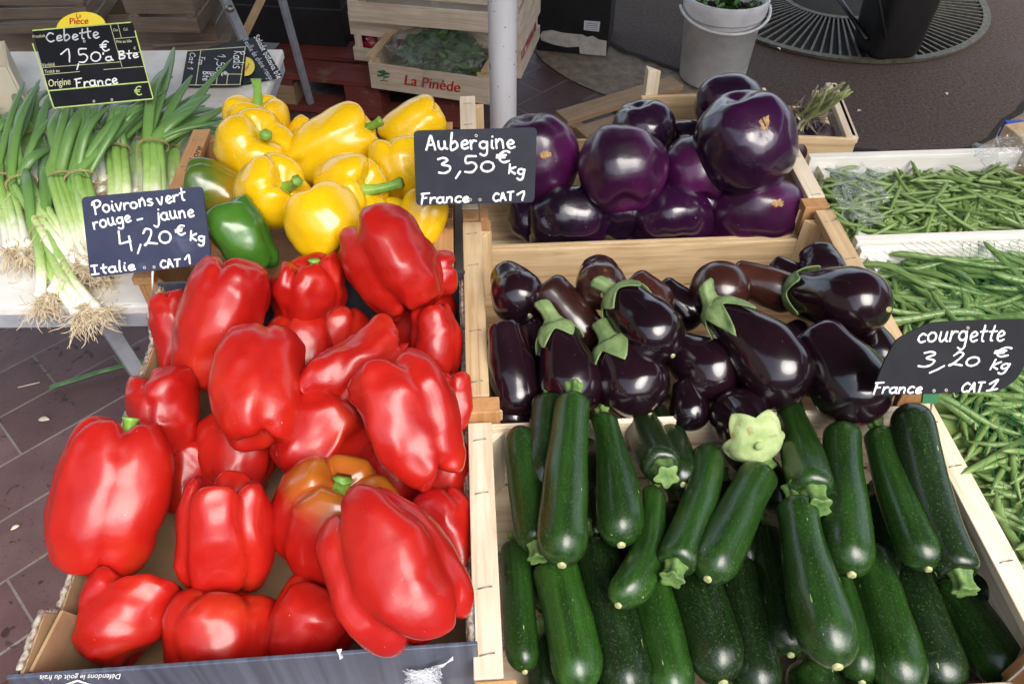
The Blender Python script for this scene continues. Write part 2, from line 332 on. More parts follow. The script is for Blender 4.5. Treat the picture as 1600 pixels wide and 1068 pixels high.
# ================================================================ SETTING
def sheet(name, pts, z, m):
    o = MB().poly([(x, y, z) for x, y in pts], [tuple(range(len(pts)))]).build(name, m, smooth=False); return tag(o, kind='structure')
MT['stone'] = surf('street_stone', [(.3, (.05, .04, .036)), (.7, (.09, .075, .066))], 6, rough=.85, rnd=False)
sheet('ground', [(-60, -60), (60, -60), (60, 60), (-60, 60)], -.012, MT['stone'])
sheet('tile_paving', [(-4.5, -2.5), (3.4, -2.5), (3.4, 6.5), (-4.5, 6.5)], -.008, MT['tiles'])
def blob(pts, k=5, amp=.012, seed=1):
    rnd = random.Random(seed); out = []
    n = len(pts)
    for i in range(n):
        p0, p1, p2, p3 = (Vector((*pts[(i + q) % n], 0)) for q in (-1, 0, 1, 2))
        for j in range(k):
            t = j / k
            q = .5 * ((2 * p1) + (p2 - p0) * t + (2 * p0 - 5 * p1 + 4 * p2 - p3) * t * t + (3 * p1 - p0 - 3 * p2 + p3) * t ** 3)
            out.append((q.x + rnd.uniform(-amp, amp), q.y + rnd.uniform(-amp, amp)))
    return out
sheet('concrete_strip', blob([(-.1, 6.2), (-.1, 3.9), (.06, 3.36), (.22, 3.02), (.48, 2.80), (.80, 2.45), (1.1, 2.20), (1.65, 2.10), (2.3, 2.35), (3.0, 3.1), (3.3, 4.5), (3.2, 6.2)], 4, .006, 2), -.004, MT['concrete'])
sheet('asphalt', blob([(.15, 6.2), (.17, 4.0), (.33, 3.48), (.46, 3.27), (.67, 3.08), (.82, 2.86), (1.02, 2.62), (1.22, 2.50), (1.45, 2.46), (1.66, 2.50), (1.99, 2.82), (2.5, 3.4), (2.9, 4.5), (2.9, 6.2)], 6, .010, 3), 0.0, MT['asphalt'])
def edge_strip(name, pts, w, z, m):
    rnd = random.Random(7); rows = []
    for i in range(1, len(pts) - 1):
        a, b, c = (Vector((*pts[i + k], 0)) for k in (-1, 0, 1)); n_ = Vector(((c - a).y, -(c - a).x, 0)).normalized(); q = w * rnd.uniform(.3, 1.2)
        rows.append([(b.x + n_.x * q, b.y + n_.y * q, z), (b.x - n_.x * w * .4, b.y - n_.y * w * .4, z)])
    return tag(MB().grid(rows, False).build(name, m, smooth=False), kind='structure')
edge_strip('asphalt_edge', blob([(.15, 6.2), (.17, 4.0), (.33, 3.48), (.46, 3.27), (.67, 3.08), (.82, 2.86), (1.02, 2.62), (1.22, 2.50), (1.45, 2.46), (1.66, 2.50), (1.99, 2.82), (2.5, 3.4), (2.9, 4.5), (2.9, 6.2)], 6, .010, 3), .018, .004, MT['soil'])
# awning that the white pole carries: it keeps the paving behind the stall in the shade
aw = MB().grid([[(-2.6, y, 2.54 + .12 * y), (3.0, y, 2.54 + .12 * y)] for y in (.10, 2.5, 5.5)], closed=False)
aw.grid([[(-2.6, .10, 2.43), (3.0, .10, 2.43)], [(-2.6, .10, 2.552), (3.0, .10, 2.552)]], closed=False)
a_o = tag(aw.build('awning', MT['canvas'], smooth=False), 'grey canvas awning spread over the market stall', 'awning')
md = a_o.modifiers.new('thick', 'SOLIDIFY'); md.thickness = .004
# street fronts behind the viewer: they close off the low sky that the glossy skins mirror
MT['render'] = surf('plaster', [(.3, (.20, .17, .14)), (.7, (.28, .24, .20))], 3, rough=.9)
def house(label, x0, x1, y0, y1, h, face):
    r = tag(empty('house', Matrix.Translation(((x0 + x1) / 2, (y0 + y1) / 2, 0))), label, 'house')
    w, d = (x1 - x0) / 2, (y1 - y0) / 2
    MB().box(-w, w, -d, d, 0, h).build('wall', MT['render'], r, smooth=False); MB().box(-w - .2, w + .2, -d - .2, d + .2, h + .003, h + .25).build('roof', MT['orange_x'], r, smooth=False)
    for k in range(3):
        for j in range(int(h // 3)):
            u = -.66 + .66 * k
            if face == 'y': MB().box(u * w - .5, u * w + .5, d + .003, d + .06, 1 + j * 3, 2.5 + j * 3).build('window', MT['blackplastic'], r, smooth=False)
            else: MB().box(face * (w + .003) if face < 0 else w + .003, face * (w + .06), u * d - .5, u * d + .5, 1 + j * 3, 2.5 + j * 3).build('window', MT['blackplastic'], r, smooth=False)
house('plastered house across the street with dark windows', -9, 10, -17, -11, 4.4, 'y')
house('plastered house closing the street on the outer table side', -15, -7, -10.5, 4, 5.5, 1)
house('plastered house closing the street on the bean side', 8.5, 16, -10.5, 3, 5.0, -1)
# ================================================================ WOODEN CRATES
YAW = math.radians(3.2)
def crate(name, label, origin, w, d, h, wd='pine', yaw=YAW, rail=.026, front=None, back=None, sides=None, group='open wooden produce crates', slats=3, t=.007, post=.03, staples=True, wall='pine', cat='crate', railw=None, rails=True, block=False, fpost=None, bpost=None):
    """origin: front left bottom corner; x right, y away, z up. front/back/sides: list of (z0, z1) boards"""
    M = Matrix.Translation(origin) @ Matrix.Rotation(yaw, 4, 'Z')
    root = tag(empty(name, M), label, cat, group)
    full = [(.012, h - .012)]
    sides = sides or full; front = front if front is not None else full; back = back if back is not None else full
    rw = railw or wd
    for s in (0, 1):
        x0 = 0 if s == 0 else w - t
        mb = MB()
        for z0, z1 in sides: mb.box(x0, x0 + t, t + .001, d - t - .001, z0, z1)
        mb.build('side_panel', MT[wall + '_y'], root, bevel=.0012, smooth=False)
        if rails:
            xr = -.003 if s == 0 else w - rail + .003
            mb = MB().box(xr, xr + rail, .020 if block else .003, d - .003, h - .0115, h)
            r = mb.build('top_rail', MT[rw + '_y'], root, bevel=.0012, smooth=False)
            if staples:
                for yy in (.03, d * .36, d * .7, d - .03):
                    yy += random.Random(yy + s).uniform(-.01, .01)
                    MB().tube([(xr + .006, yy, h + .0002), (xr + .006, yy, h + .0012), (xr + .019, yy + .002, h + .0012), (xr + .019, yy + .002, h + .0002)], .0006, 4).build('staple', MT['steel'], r)
    mb = MB()
    for z0, z1 in front: mb.box(0, w, 0, t, z0, z1)
    if front: mb.build('front_panel', MT[wall + '_x'], root, bevel=.0012, smooth=False)
    mb = MB()
    for z0, z1 in back: mb.box(0, w, d - t, d, z0, z1)
    if back: mb.build('back_panel', MT[wall + '_x'], root, bevel=.0012, smooth=False)
    for sx in (0, 1):
        for sy in (0, 1):
            px, py = (t + .0005 if sx == 0 else w - t - .0005), (t + .0005 if sy == 0 else d - t - .0005)
            dx, dy = (post if sx == 0 else -post), (post if sy == 0 else -post)
            pts = [(px, py), (px + dx, py), (px, py + dy)]
            if dx * dy < 0: pts = pts[::-1]
            MB().prism(pts, .012, (bpost if bpost and sy else fpost if fpost and sx == 0 else h - .013)).build('corner_post', MT[wd + '_z'], root, smooth=False, bevel=.001)
    if block:
        for x0 in (-.002, w - .034): MB().box(x0, x0 + .036, -.004, .0185, h - .052, h - .0005).build('corner_block', MT['orange_z'], root, smooth=False, bevel=.0012)
    mb = MB(); n = slats
    for i in range(n):
        y0 = d * i / n + .006; mb.box(.001, w - .001, y0, d * (i + 1) / n - .006, .004, .0105)
    mb.build('bottom', MT[wall + '_x'], root, smooth=False)
    return root
TZ = .755           # table top
EX = Vector((math.cos(YAW), math.sin(YAW), 0)); EY = Vector((-math.sin(YAW), math.cos(YAW), 0))
P0 = Vector((-.0265, .205, TZ)); P1 = P0 + EY * .043
crate('wooden_crate', 'pale wooden crate with white rails full of courgettes', P1, .518, .302, .131, 'pale', back=[(.015, .070), (.078, .124)], front=[(.015, .09)], wall='pale', block=True)
crate('wooden_crate', 'pine crate holding glossy long eggplants behind the courgettes', P0 + EY * .352 - EX * .001, .520, .340, .141, 'pine', back=[(.012, .090)], front=[(.012, .06), (.07, .105)], block=True)
crate('wooden_crate', 'pine crate holding round violet aubergines behind the pole side', P0 + EY * .700 - EX * .0015, .520, .340, .141, 'pine', back=[(.012, .05)], front=[(.012, .085)], railw='pale', block=True)
crate('wooden_crate', 'low pale crate with a raised corner post behind the round aubergines', P0 + EY * 1.052 + EX * .312, .21, .10, .121, 'pale', front=[(.074, .121)], back=[], sides=[(.012, .03)], rails=False, staples=False, fpost=.165, bpost=.05, post=.022)
# ---- tables
def leg_tube(p, q, w=.028): return MB().tube([p, q], w / 2 * 1.2, 4)
tm = tag(empty('folding_table', Matrix.Translation((.30, .72, 0))), 'trestle table carrying the crates of peppers and aubergines', 'table')
MB().box(-.64, .95, -.47, .52, TZ - .028, TZ - .0005).build('table_top', MT['whitetable'], tm, smooth=False, bevel=.003)
for x in (-.5, .8):
    for y in (-.3, .4): leg_tube((x, y, 0), (x, y, TZ - .03)).build('leg', MT['metal'], tm, smooth=False)
TL = Matrix.Translation((-.51, 1.705, 0)) @ Matrix.Rotation(math.radians(1.0), 4, 'Z')
t2 = tag(empty('folding_table', TL), 'worn white folding table under the spring onions', 'table')
MB().box(-1.5, 0, -.83, 0, TZ - .022, TZ).build('table_top', MT['whitetable'], t2, smooth=False, bevel=.005)
MB().box(-1.497, -.003, -.826, -.802, TZ - .05, TZ - .0235).box(-.030, -.004, -.80, -.005, TZ - .05, TZ - .0235).build('frame', MT['metal'], t2, smooth=False, bevel=.002)
for (a_, b_) in (((-.20, -.74, TZ - .05), (-.16, -.70, .0)), ((-.20, -.10, TZ - .05), (-.16, -.14, .0)), ((-1.3, -.74, TZ - .05), (-1.34, -.70, 0)), ((-1.3, -.1, TZ - .05), (-1.34, -.14, 0))):
    leg_tube(a_, b_).build('leg', MT['metal'], t2, smooth=False)
MB().tube([(-.25, -.70, TZ - .07), (.10, -.66, .50)], [.013, .013], 4, flat=.35).build('brace', MT['metal'], t2, smooth=False)
# ---- cardboard box of red peppers
BX = Vector((-.424, .268, TZ)); BYAW = math.radians(3.4); BW, BD, BH = .393, .492, .141
rb = tag(empty('cardboard_box', Matrix.Translation(BX) @ Matrix.Rotation(BYAW, 4, 'Z')), 'brown cardboard tray with blue-grey printed front holding red peppers', 'box')
def wallprofile(L, x0, x1, hh, notch):
    """side wall in yz with raised corner tabs"""
    pts = [(0, .0), (L, .0), (L, hh), (L - notch, hh), (L - notch - .018, hh - .026), (notch + .012, hh - .026), (notch, hh), (0, hh)]
    n = len(pts); p = [(x0, y, z) for y, z in pts] + [(x1, y, z) for y, z in pts]
    return p, [tuple(range(n)), tuple(range(n, 2 * n))[::-1]] + [(i, n + i, n + (i + 1) % n, (i + 1) % n) for i in range(n)]
def wall(x0, x1, m, name, y0=.0, L=BD, hh=BH, notch=.055):
    p, f = wallprofile(L, x0, x1, hh, notch); p = [(x, y + y0, z) for x, y, z in p]
    return MB().poly(p, f).build(name, m, rb, smooth=False, bevel=.0008)
wall(0, .0035, MT['darkcard'], 'outer_wall'); w_ = wall(.0042, .0075, MT['card'], 'side_wall', hh=BH - .001)
wall(BW - .0035, BW, MT['darkcard'], 'outer_wall', hh=BH - .008); wall(BW - .0085, BW - .0042, MT['cardedge'], 'side_wall', hh=BH - .010)
MB().box(.0085, BW - .009, .006, BD - .006, .001, .005).build('bottom', MT['card'], rb, smooth=False)
# torn rim showing the corrugation on top of the walls
def ridge(pts, r, m, name):
    mb = MB(); rnd = random.Random(4); q = []
    for a_, b_ in zip(pts[:-1], pts[1:]):
        a_, b_ = Vector(a_), Vector(b_); k = max(2, int((b_ - a_).length / .004))
        for i in range(k): q.append(a_.lerp(b_, i / k) + Vector((rnd.uniform(-1, 1) * .0007, 0, rnd.uniform(0, 1) * .0012)))
    q.append(Vector(pts[-1])); return mb.tube(q, [r * rnd.uniform(.8, 1.15) for _ in q], 5).build(name, m, rb)
for xx, hh in ((.0042, BH), (BW - .0042, BH - .009)):
    ridge([(xx, .003, hh), (xx, .055, hh), (xx, .068, hh - .026), (xx, BD - .074, hh - .026), (xx, BD - .056, hh), (xx, BD - .003, hh)], .0032, MT['cardedge'], 'torn_rim')
fw = MB().poly([(x, y, z + (.013 if k >= 4 and x > .1 else 0)) for k, (x, y, z) in enumerate((x, y, z) for z in (-.004, BH + .002) for y in (-.0045, -.0005) for x in (-.004, BW + .002))], [(0, 2, 3, 1), (4, 5, 7, 6), (0, 1, 5, 4), (2, 6, 7, 3), (0, 4, 6, 2), (1, 3, 7, 5)]).build('front_wall', MT['cardblue'], rb, smooth=False, bevel=.001)
MB().box(.0, BW, BD + .0005, BD + .0045, 0, BH + .004).build('back_wall', MT['darkcard'], rb, smooth=False, bevel=.001)
fl = MB().poly([(.0085, .0045, .03), (.0085, .0045, BH - .006), (.014, .062, BH - .012), (.016, .075, BH - .06), (.012, .06, .03)], [(0, 1, 2, 3, 4)]).build('corner_flap', MT['card'], rb, smooth=False)
fl.modifiers.new('thick', 'SOLIDIFY').thickness = .003
# ---- crate of yellow peppers
YO = W(276, 290, .885); YO.z = TZ
yc = crate('wooden_crate', 'orange-brown crate with stamped rails holding yellow peppers', Vector((-.498, .785, TZ)), .418, .375, .128, 'orange', yaw=math.radians(3.2), back=[(.012, .04)], front=[(.012, .05)], wall='orange', rail=.028, group='open wooden produce crates')
# ---- bean boxes
crate('bean_box', 'white-edged wooden box of loose green beans', P0 + EY * .616 + EX * .531, .42, .216, .141, 'white', wall='white', group='boxes of green beans', cat='box', front=[(.012, .141)], back=[(.012, .141)], sides=[(.012, .085)], staples=False, rails=False, t=.014)
crate('bean_box', 'white wooden box of green beans under a green net', P0 + EY * .090 + EX * .531, .42, .520, .141, 'white', wall='white', group='boxes of green beans', cat='box', front=[(.012, .10)], back=[(.012, .139)], sides=[(.012, .085)], staples=False, rails=False, t=.011)
# corner post block at the far right of the loose beans
c0 = W(1578, 205, .90)
tag(MB().box(-.013, .03, -.10, .004, -.14, .012).build('wooden_post', MT['pine_z'], M=Matrix.Translation(c0) @ Matrix.Rotation(math.radians(14), 4, 'Z'), smooth=False, bevel=.0015), 'short pine post wrapped in film at the corner of the bean box', 'post')
b0 = W(1596, 197, .86)
tag(MB().box(-.02, .08, -.0, .02, -.03, .0).build('card_box', MT['bluecard'], M=Matrix.Translation(b0), smooth=False, bevel=.001), 'small bright blue carton beyond the pine post', 'carton')
# ================================================================ PRODUCE BUILDERS
def camframe(c, alpha, tilt, roll):
    """axis from an angle seen from the front of the stall (degrees, 90 = away) and a lift towards the viewer"""
    a, t = math.radians(alpha), math.radians(tilt)
    T = -(c - CAM).normalized(); R = (CR - T * CR.dot(T)).normalized(); U = T.cross(R)
    ax = (R * math.cos(a) + U * math.sin(a)) * math.cos(t) + T * math.sin(t)
    x = T - ax * T.dot(ax)
    if x.length < .05: x = U - ax * U.dot(ax)
    F = frame(ax, x)
    return F @ Matrix.Rotation(math.radians(roll), 3, 'Z')
def stem_mesh(h, r, bendx, seed, flare=2.0, n=10):
    rnd = random.Random(seed); mb = MB(); pts = []; rad = []
    for i in range(9):
        t = i / 8; pts.append((bendx * t * t * h, .12 * h * math.sin(t * 2), -.004 + t * h)); rad.append(r * (1 + (flare - 1) * (1 - t) ** 4 + (.35 * sm(.8, 1, t))))
    rows = []
    for i, (p, rr) in enumerate(zip(pts, rad)):
        rows.append([Vector(p) + Vector((math.cos(a), math.sin(a), -.3 * math.cos(a) * bendx * i / 8)) * rr * (1 + .12 * math.cos(5 * a)) for a in (2 * math.pi * j / 15 for j in range(15))])
    mb.grid(rows, True, True, True)
    # calyx plate with points
    ring0 = [Vector((0, 0, .001))] * 20; R2 = r * flare * 1.25
    ring1 = [Vector((math.cos(a), math.sin(a), 0)) * (R2 * (1 + .28 * math.cos(5 * a + seed))) + Vector((0, 0, -.0015)) for a in (2 * math.pi * j / 20 for j in range(20))]
    ring2 = [p * .96 + Vector((0, 0, -.005)) for p in ring1]
    mb.grid([ring0, [p * .6 + Vector((0, 0, .0028)) for p in ring1], ring1, ring2], True); return mb
class Pep: pass
def pepper(label, c, Wd, L, alpha, tilt, roll=0, nl=4, seed=0, taper=.12, crease=.16, dimple=.30, cleft=.25, noise_a=.09, bend=0., m='red', stem=None, group='red peppers in the cardboard tray', squash=.92, boxy=.58, name='bell_pepper', tail=0, ph=None):
    """c: (px, py, z) photo point and world height; Wd, L: width and length as seen, photo pixels at that depth"""
    p = W(*c); k = depth(p) / FPX; Wm, Lm = Wd * k, L * k
    rnd = random.Random(seed * 7 + 3); ph0 = rnd.uniform(0, 6.28); ph = ph0 if ph is None else ph; la = [rnd.uniform(.86, 1.10) for _ in range(nl)]; lz = [rnd.uniform(-.03, .07) for _ in range(nl)]
    nu, nv = 44, 64; rows = []
    off = Vector((rnd.uniform(-50, 50), rnd.uniform(-50, 50), rnd.uniform(-50, 50)))
    for i in range(nu + 1):
        u = math.pi * i / nu; cz, rho = -math.cos(u), math.sin(u)
        r0 = max(rho, 0) ** boxy; z0 = math.copysign(abs(cz) ** .9, cz); t = (z0 + 1) / 2
        row = []
        for j in range(nv):
            f = 2 * math.pi * j / nv; q = (nl * (f - ph) / (2 * math.pi)) % nl; kx = int(q); fr = q - kx
            lob = math.sin(math.pi * fr)                                    # 0 in the groove, 1 on the lobe
            g = math.exp(-(lob / .46) ** 1.4)
            w0 = sm(0, .5, fr) ; w1 = sm(.5, 1, fr)
            amp = lerp(lerp((la[kx] + la[kx - 1]) / 2, la[kx], w0), (la[kx] + la[(kx + 1) % nl]) / 2, w1)
            zz = lz[kx] * lob
            R = Wm / 2 * (1 - taper * (1 - t) ** 1.3) * amp
            cr = crease * (.52 + .75 * abs(z0) ** 2.2)
            rr = R * r0 * (1 - cr * g)
            z = Lm / 2 * z0
            e = rr / (Wm / 2)
            if z0 > 0: z -= Lm / 2 * dimple * math.exp(-(e / .38) ** 2) + Lm * .06 * g * sm(.5, 1, z0)
            else: z -= Lm / 2 * (zz * sm(0, 1, -z0)); z += Lm / 2 * (cleft * math.exp(-(e / .34) ** 2) + .34 * cleft * g * sm(.45, 1, -z0))
            v = Vector((rr * math.cos(f) * squash, rr * math.sin(f), z))
            s = 1 / Wm
            d = noise.noise_vector(v * (1.5 * s) + off) * (noise_a * Wm) + noise.noise_vector(v * (3.6 * s) + off * 2) * (noise_a * .36 * Wm) + noise.noise_vector(v * (9 * s) + off * 3) * (noise_a * .12 * Wm)
            v += d
            zt = v.z / Lm
            v.x += bend * Lm * (zt * zt - .08)
            if tail and zt < -.05: v.x *= 1 - tail * sm(-.05, -.35, zt) * .5 if False else 1 - tail * min(1, (-.05 - zt) / .4) * .6; v.y *= 1 - tail * min(1, (-.05 - zt) / .4) * .4
            row.append(v)
        rows.append(row)
    for e_ in (0, -1):
        cc = sum(rows[e_], Vector()) / nv; rows[e_] = [cc + Vector((math.cos(2 * math.pi * j / nv), math.sin(2 * math.pi * j / nv), 0)) * 1e-5 for j in range(nv)]
    M = mat4(camframe(p, alpha, tilt, roll), p)
    o = tag(MB().grid(rows, True, True, True).build(name, MT[m], M=M), label, 'pepper', group)
    if stem:
        top = rows[-1][0]; h, bx = stem
        sb = stem_mesh(h * k, .0052 * (Wm / .10), bx, seed)
        s_ = sb.build('stem', MT['stem'], o); s_.location = (top.x, top.y, top.z - .002)
    return o
def profile_body(L, rad, bend, n=36, nl=0, la=0, noise_a=.02, seed=0, nu=34):
    """body of revolution with the stem end at z=0 and the blossom end at z=L; rad(t)->radius"""
    off = Vector((seed * 3.7 % 50, seed * 1.9 % 50, 4)); rows = []
    ts = [.5 - .5 * math.cos(math.pi * i / nu) for i in range(nu + 1)]
    for t in ts:
        r = rad(t); row = []
        for j in range(n):
            f = 2 * math.pi * j / n; q = r * (1 + (la * math.cos(nl * f) if nl else 0))
            v = Vector((q * math.cos(f), q * math.sin(f), L * t)); s = 1 / L
            v += Vector((v.x, v.y, 0)) * (noise.noise(v * 5 * s + off) * noise_a * 2) + noise.noise_vector(v * 2.2 * s + off) * (noise_a * L * .35)
            v.x += bend[0] * L * (t * (1 - t)) * 4; v.y += bend[1] * L * (t * (1 - t)) * 4
            row.append(v)
        rows.append(row)
    return rows, ts
def spine_frame(A, B, side=0):
    T = -(((A + B) / 2) - CAM).normalized(); ax = B - A
    return frame(ax, T - ax.normalized() * T.dot(ax.normalized()))
def courgette(label, A, B, w0, w1, stem='A', scar=True, bend=0., m='zuc', seed=0, stemshow=1.0, tone='zstem'):
    """A, B: (px, py, z) ends; w0, w1 widths in photo pixels at the stem and blossom halves"""
    a, b = W(*A), W(*B)
    if stem == 'B': a, b = b, a; w0, w1 = w1, w0; bend = -bend
    k = (depth(a) + depth(b)) / 2 / FPX; L = (b - a).length; r0, r1 = w0 * k * .515, w1 * k * .515
    def rad(t):
        r = lerp(r0, r1, sm(.1, .8, t)); x = t * L; y = (1 - t) * L
        if x < r0 * .55: r *= .62 + .38 * math.sqrt(max(0, 1 - (1 - x / (r0 * .55)) ** 2))
        if y < r1 * 1.25: r *= math.sqrt(max(1e-4, 1 - (1 - y / (r1 * 1.25)) ** 2.3))
        return r
    rows, ts = profile_body(L, rad, (0, bend), 34, 5, .027, .024, seed * 1.37 + 2, 44)
    M = mat4(spine_frame(a, b) @ Matrix.Rotation(0, 3, 'Z'), a)
    o = tag(MB().grid(rows, True, True, True).build('courgette', MT[m], M=M), label, 'courgette', 'courgettes heaped in the pale crate')
    # ridged stem with a star shaped cut
    c0 = sum(rows[0], Vector()) / 34; rs = r0 * .54; sl_ = r0 * 1.0 * stemshow; sr = []; rnd = random.Random(seed); tw = rnd.uniform(0, 1); lean = rnd.uniform(-.35, .35)
    for i, (tz, rr) in enumerate(((.10, 1.04), (-.02, 1.08), (-.25, .84), (-.55, .74), (-.82, .84), (-1.0, 1.0), (-1.03, .92), (-1.0, .55), (-.97, .05))):
        dp = .09 + .10 * sm(0, .8, -tz)
        sr.append([c0 + Vector((math.cos(f), math.sin(f), 0)) * (rs * rr * (1 + dp * math.cos(5 * f + tw) + .05 * math.cos(3 * f + tw * 5))) + Vector((lean * rs * tz * tz, 0, tz * sl_ + .002 + rs * .14 * math.cos(5 * f + tw) * (1 if i == 0 else 0))) for f in (2 * math.pi * j / 40 for j in range(40))])
    MB().grid(sr, True, False, True).build('stem', MT[tone], o)
    if scar:
        c1 = sum(rows[-1], Vector()) / 34; q = r1 * .17
        MB().grid([[c1 + Vector((math.cos(f) * q * rr * (1 + .15 * math.cos(3 * f + tw)), math.sin(f) * q * rr, z)) for f in (2 * math.pi * j / 14 for j in range(14))] for rr, z in ((1.25, -.0035), (1.0, .0012), (.7, .0022), (.05, .0014))], True, False, True).build('blossom_scar', MT['zcut'], o)
    return o
def calyx(o, rad, L, m, seed, stem_len, spike=.34, bendv=(0, 0), stem_r=.20, base=.09):
    rnd = random.Random(seed); n = 50; ph = rnd.uniform(0, 6.28); rmax = max(rad(t / 20) for t in range(21))
    lens = [rnd.uniform(.75, 1.25) for _ in range(5)]; rows = []
    K = 12
    for i in range(K + 1):
        s = i / K; row = []
        for j in range(n):
            f = 2 * math.pi * j / n; q = (5 * (f + ph) / (2 * math.pi)) % 5; kx = int(q); fr = q - kx
            ext = base + spike * lens[kx] * (1 - abs(2 * fr - 1)) ** 1.35
            t = s * ext * (rmax * 2 / L) * 1.0; t = min(t, .5)
            lift = .0016 + .004 * sm(.6, 1, s) * (1 - abs(2 * fr - 1)) * lens[kx] - .0012 * math.exp(-((fr - .5) / .06) ** 2)
            r = max(rad(max(t, .004)), rmax * stem_r * .9) + lift
            row.append(Vector((math.cos(f) * r + bendv[0] * L * t * (1 - t) * 4, math.sin(f) * r + bendv[1] * L * t * (1 - t) * 4, L * t - .001 - .004 * (1 - s))))
        rows.append(row)
    cap = []
    c = rmax * stem_r; lean = (rnd.uniform(-.5, .5), rnd.uniform(-.5, .5))
    for z, r in ((-stem_len, .92), (-stem_len * .94, 1.08), (-stem_len * .6, .95), (-stem_len * .3, 1.1), (-stem_len * .1, 1.7), (0, 2.4)):
        q = (z / stem_len) ** 2 * stem_len
        cap.append([Vector((math.cos(f) * c * r * (1 + .08 * math.cos(5 * f)) + lean[0] * q, math.sin(f) * c * r + lean[1] * q, z - .002)) for f in (2 * math.pi * j / n for j in range(n))])
    g = MB().grid(cap + rows, True, True, False).build('calyx', MT[m], o)
    s = g.modifiers.new('thick', 'SOLIDIFY'); s.thickness = .0017; s.offset = 1
    return g
def eggplant(label, c, Wd, L, alpha, tilt, bend=(0, 0), seed=0, m='egg', cal='calyx', stem=.35, neck=.60, peak=.62, scar=True, roll=0, spike=.25, stem_r=.20, base=.065, grp='glossy eggplants in the pine crate'):
    """alpha: direction from the stem end towards the blossom end"""
    p = W(*c); k = depth(p) / FPX; Wm, Lm = Wd * k * 1.05, L * k * 1.04
    def rad(t):
        a = sm(0, peak, t); r = Wm / 2 * lerp(neck, 1, a)
        x = t * Lm / Wm
        if x < .18: r *= .55 + .45 * math.sqrt(max(0, 1 - (1 - x / .18) ** 2))
        y = (1 - t) * Lm / Wm
        if y < .48: r *= math.sqrt(max(1e-4, 1 - (1 - y / .48) ** 2.1))
        return r
    rows, ts = profile_body(Lm, rad, bend, 44, 0, 0, .020, seed * 2.1 + 1, 40)
    F = camframe(p, alpha, tilt, roll); M = mat4(F, p - F @ Vector((bend[0] * Lm * .8, bend[1] * Lm * .8, Lm / 2)))
    o = tag(MB().grid(rows, True, True, True).build('eggplant', MT[m], M=M), label, 'eggplant', grp)
    if cal: calyx(o, rad, Lm, cal, seed, stem * Wm, spike, bend, stem_r, base)
    if scar:
        c1 = sum(rows[-1], Vector()) / 44; q = Wm * .055
        MB().grid([[c1 + Vector((math.cos(f) * q * rr * 1.25, math.sin(f) * q * rr * .7, z)) for f in (2 * math.pi * j / 14 for j in range(14))] for rr, z in ((1.3, -.003), (1.0, .0006), (.6, .0012), (.05, .0008))], True, False, True).build('blossom_scar', MT['zcut'], o)
    return o
def aubergine(label, c, Wd, Hd, seed=0, m='aub', alpha=100, tilt=-35, scar=None, lob=.05, cal=None):
    p = W(*c); k = depth(p) / FPX; R, L = Wd * k / 2, Hd * k
    rnd = random.Random(seed + 11); ph = rnd.uniform(0, 6.28); nl = rnd.choice((5, 6, 7)); off = Vector((seed * 5.3 % 40, 3, 7))
    def sf(u, f):
        cz, rho = -math.cos(u), math.sin(u); g = 1 - abs(math.sin(nl * (f - ph) / 2)) ** .7
        r = R * max(rho, 0) ** .86 * (1 - lob * g * (.4 + abs(cz)))
        z = L / 2 * cz; e = r / R
        z -= math.copysign(1, cz) * L * .10 * math.exp(-(e / .28) ** 2)
        v = Vector((r * math.cos(f), r * math.sin(f), z)); d = noise.noise_vector(v / R * .9 + off) * .09 * R + noise.noise_vector(v / R * 3 + off) * .026 * R
        return v + d
    nu, nv = 40, 56
    rows = [[sf(math.pi * i / nu, 2 * math.pi * j / nv) for j in range(nv)] for i in range(nu + 1)]
    for e_ in (0, -1):
        cc = sum(rows[e_], Vector()) / nv; rows[e_] = [cc + Vector((math.cos(2 * math.pi * j / nv), math.sin(2 * math.pi * j / nv), 0)) * 1e-5 for j in range(nv)]
    F = camframe(p, alpha, tilt, rnd.uniform(0, 360)); M = mat4(F, p)
    o = tag(MB().grid(rows, True, True, True).build('aubergine', MT[m], M=M), label, 'aubergine', 'round aubergines')
    if scar:
        sx, sy, sw, sh = scar                                     # photo point of the scar and its size
        Fi = F.inverted(); pts = []; best = None
        def hit(px, py):
            d0 = Fi @ ray(px, py).normalized(); o0 = Fi @ (CAM - p)
            b_ = o0.dot(d0); q = b_ * b_ - (o0.dot(o0) - R * R * 1.05)
            v = o0 + d0 * (-b_ - math.sqrt(max(q, 0))); u = math.acos(max(-1, min(1, -v.z / (L / 2) / max(v.length / R, .5)))); f = math.atan2(v.y, v.x)
            for _ in range(4):
                s_ = sf(u, f); u = max(.05, min(3.09, u + (math.acos(max(-1, min(1, -v.z / v.length))) - math.acos(max(-1, min(1, -s_.z / s_.length))))))
            return sf(u, f)
        rr = random.Random(seed + 5); n = 22; jag = [rr.uniform(.62, 1.25) for _ in range(n)]
        rings = []
        for s_ in (1.0, .8, .5, .02):
            ring = []
            for j in range(n):
                a_ = 2 * math.pi * j / n; v = hit(sx + math.cos(a_) * sw * s_ * jag[j], sy + math.sin(a_) * sh * s_ * jag[j])
                ring.append(v * (1.0 + (.004 if s_ < 1 else -.006)) )
            rings.append(ring)
        MB().grid(rings, True, False, True).build('scar', MT['scar'], o)
    return o
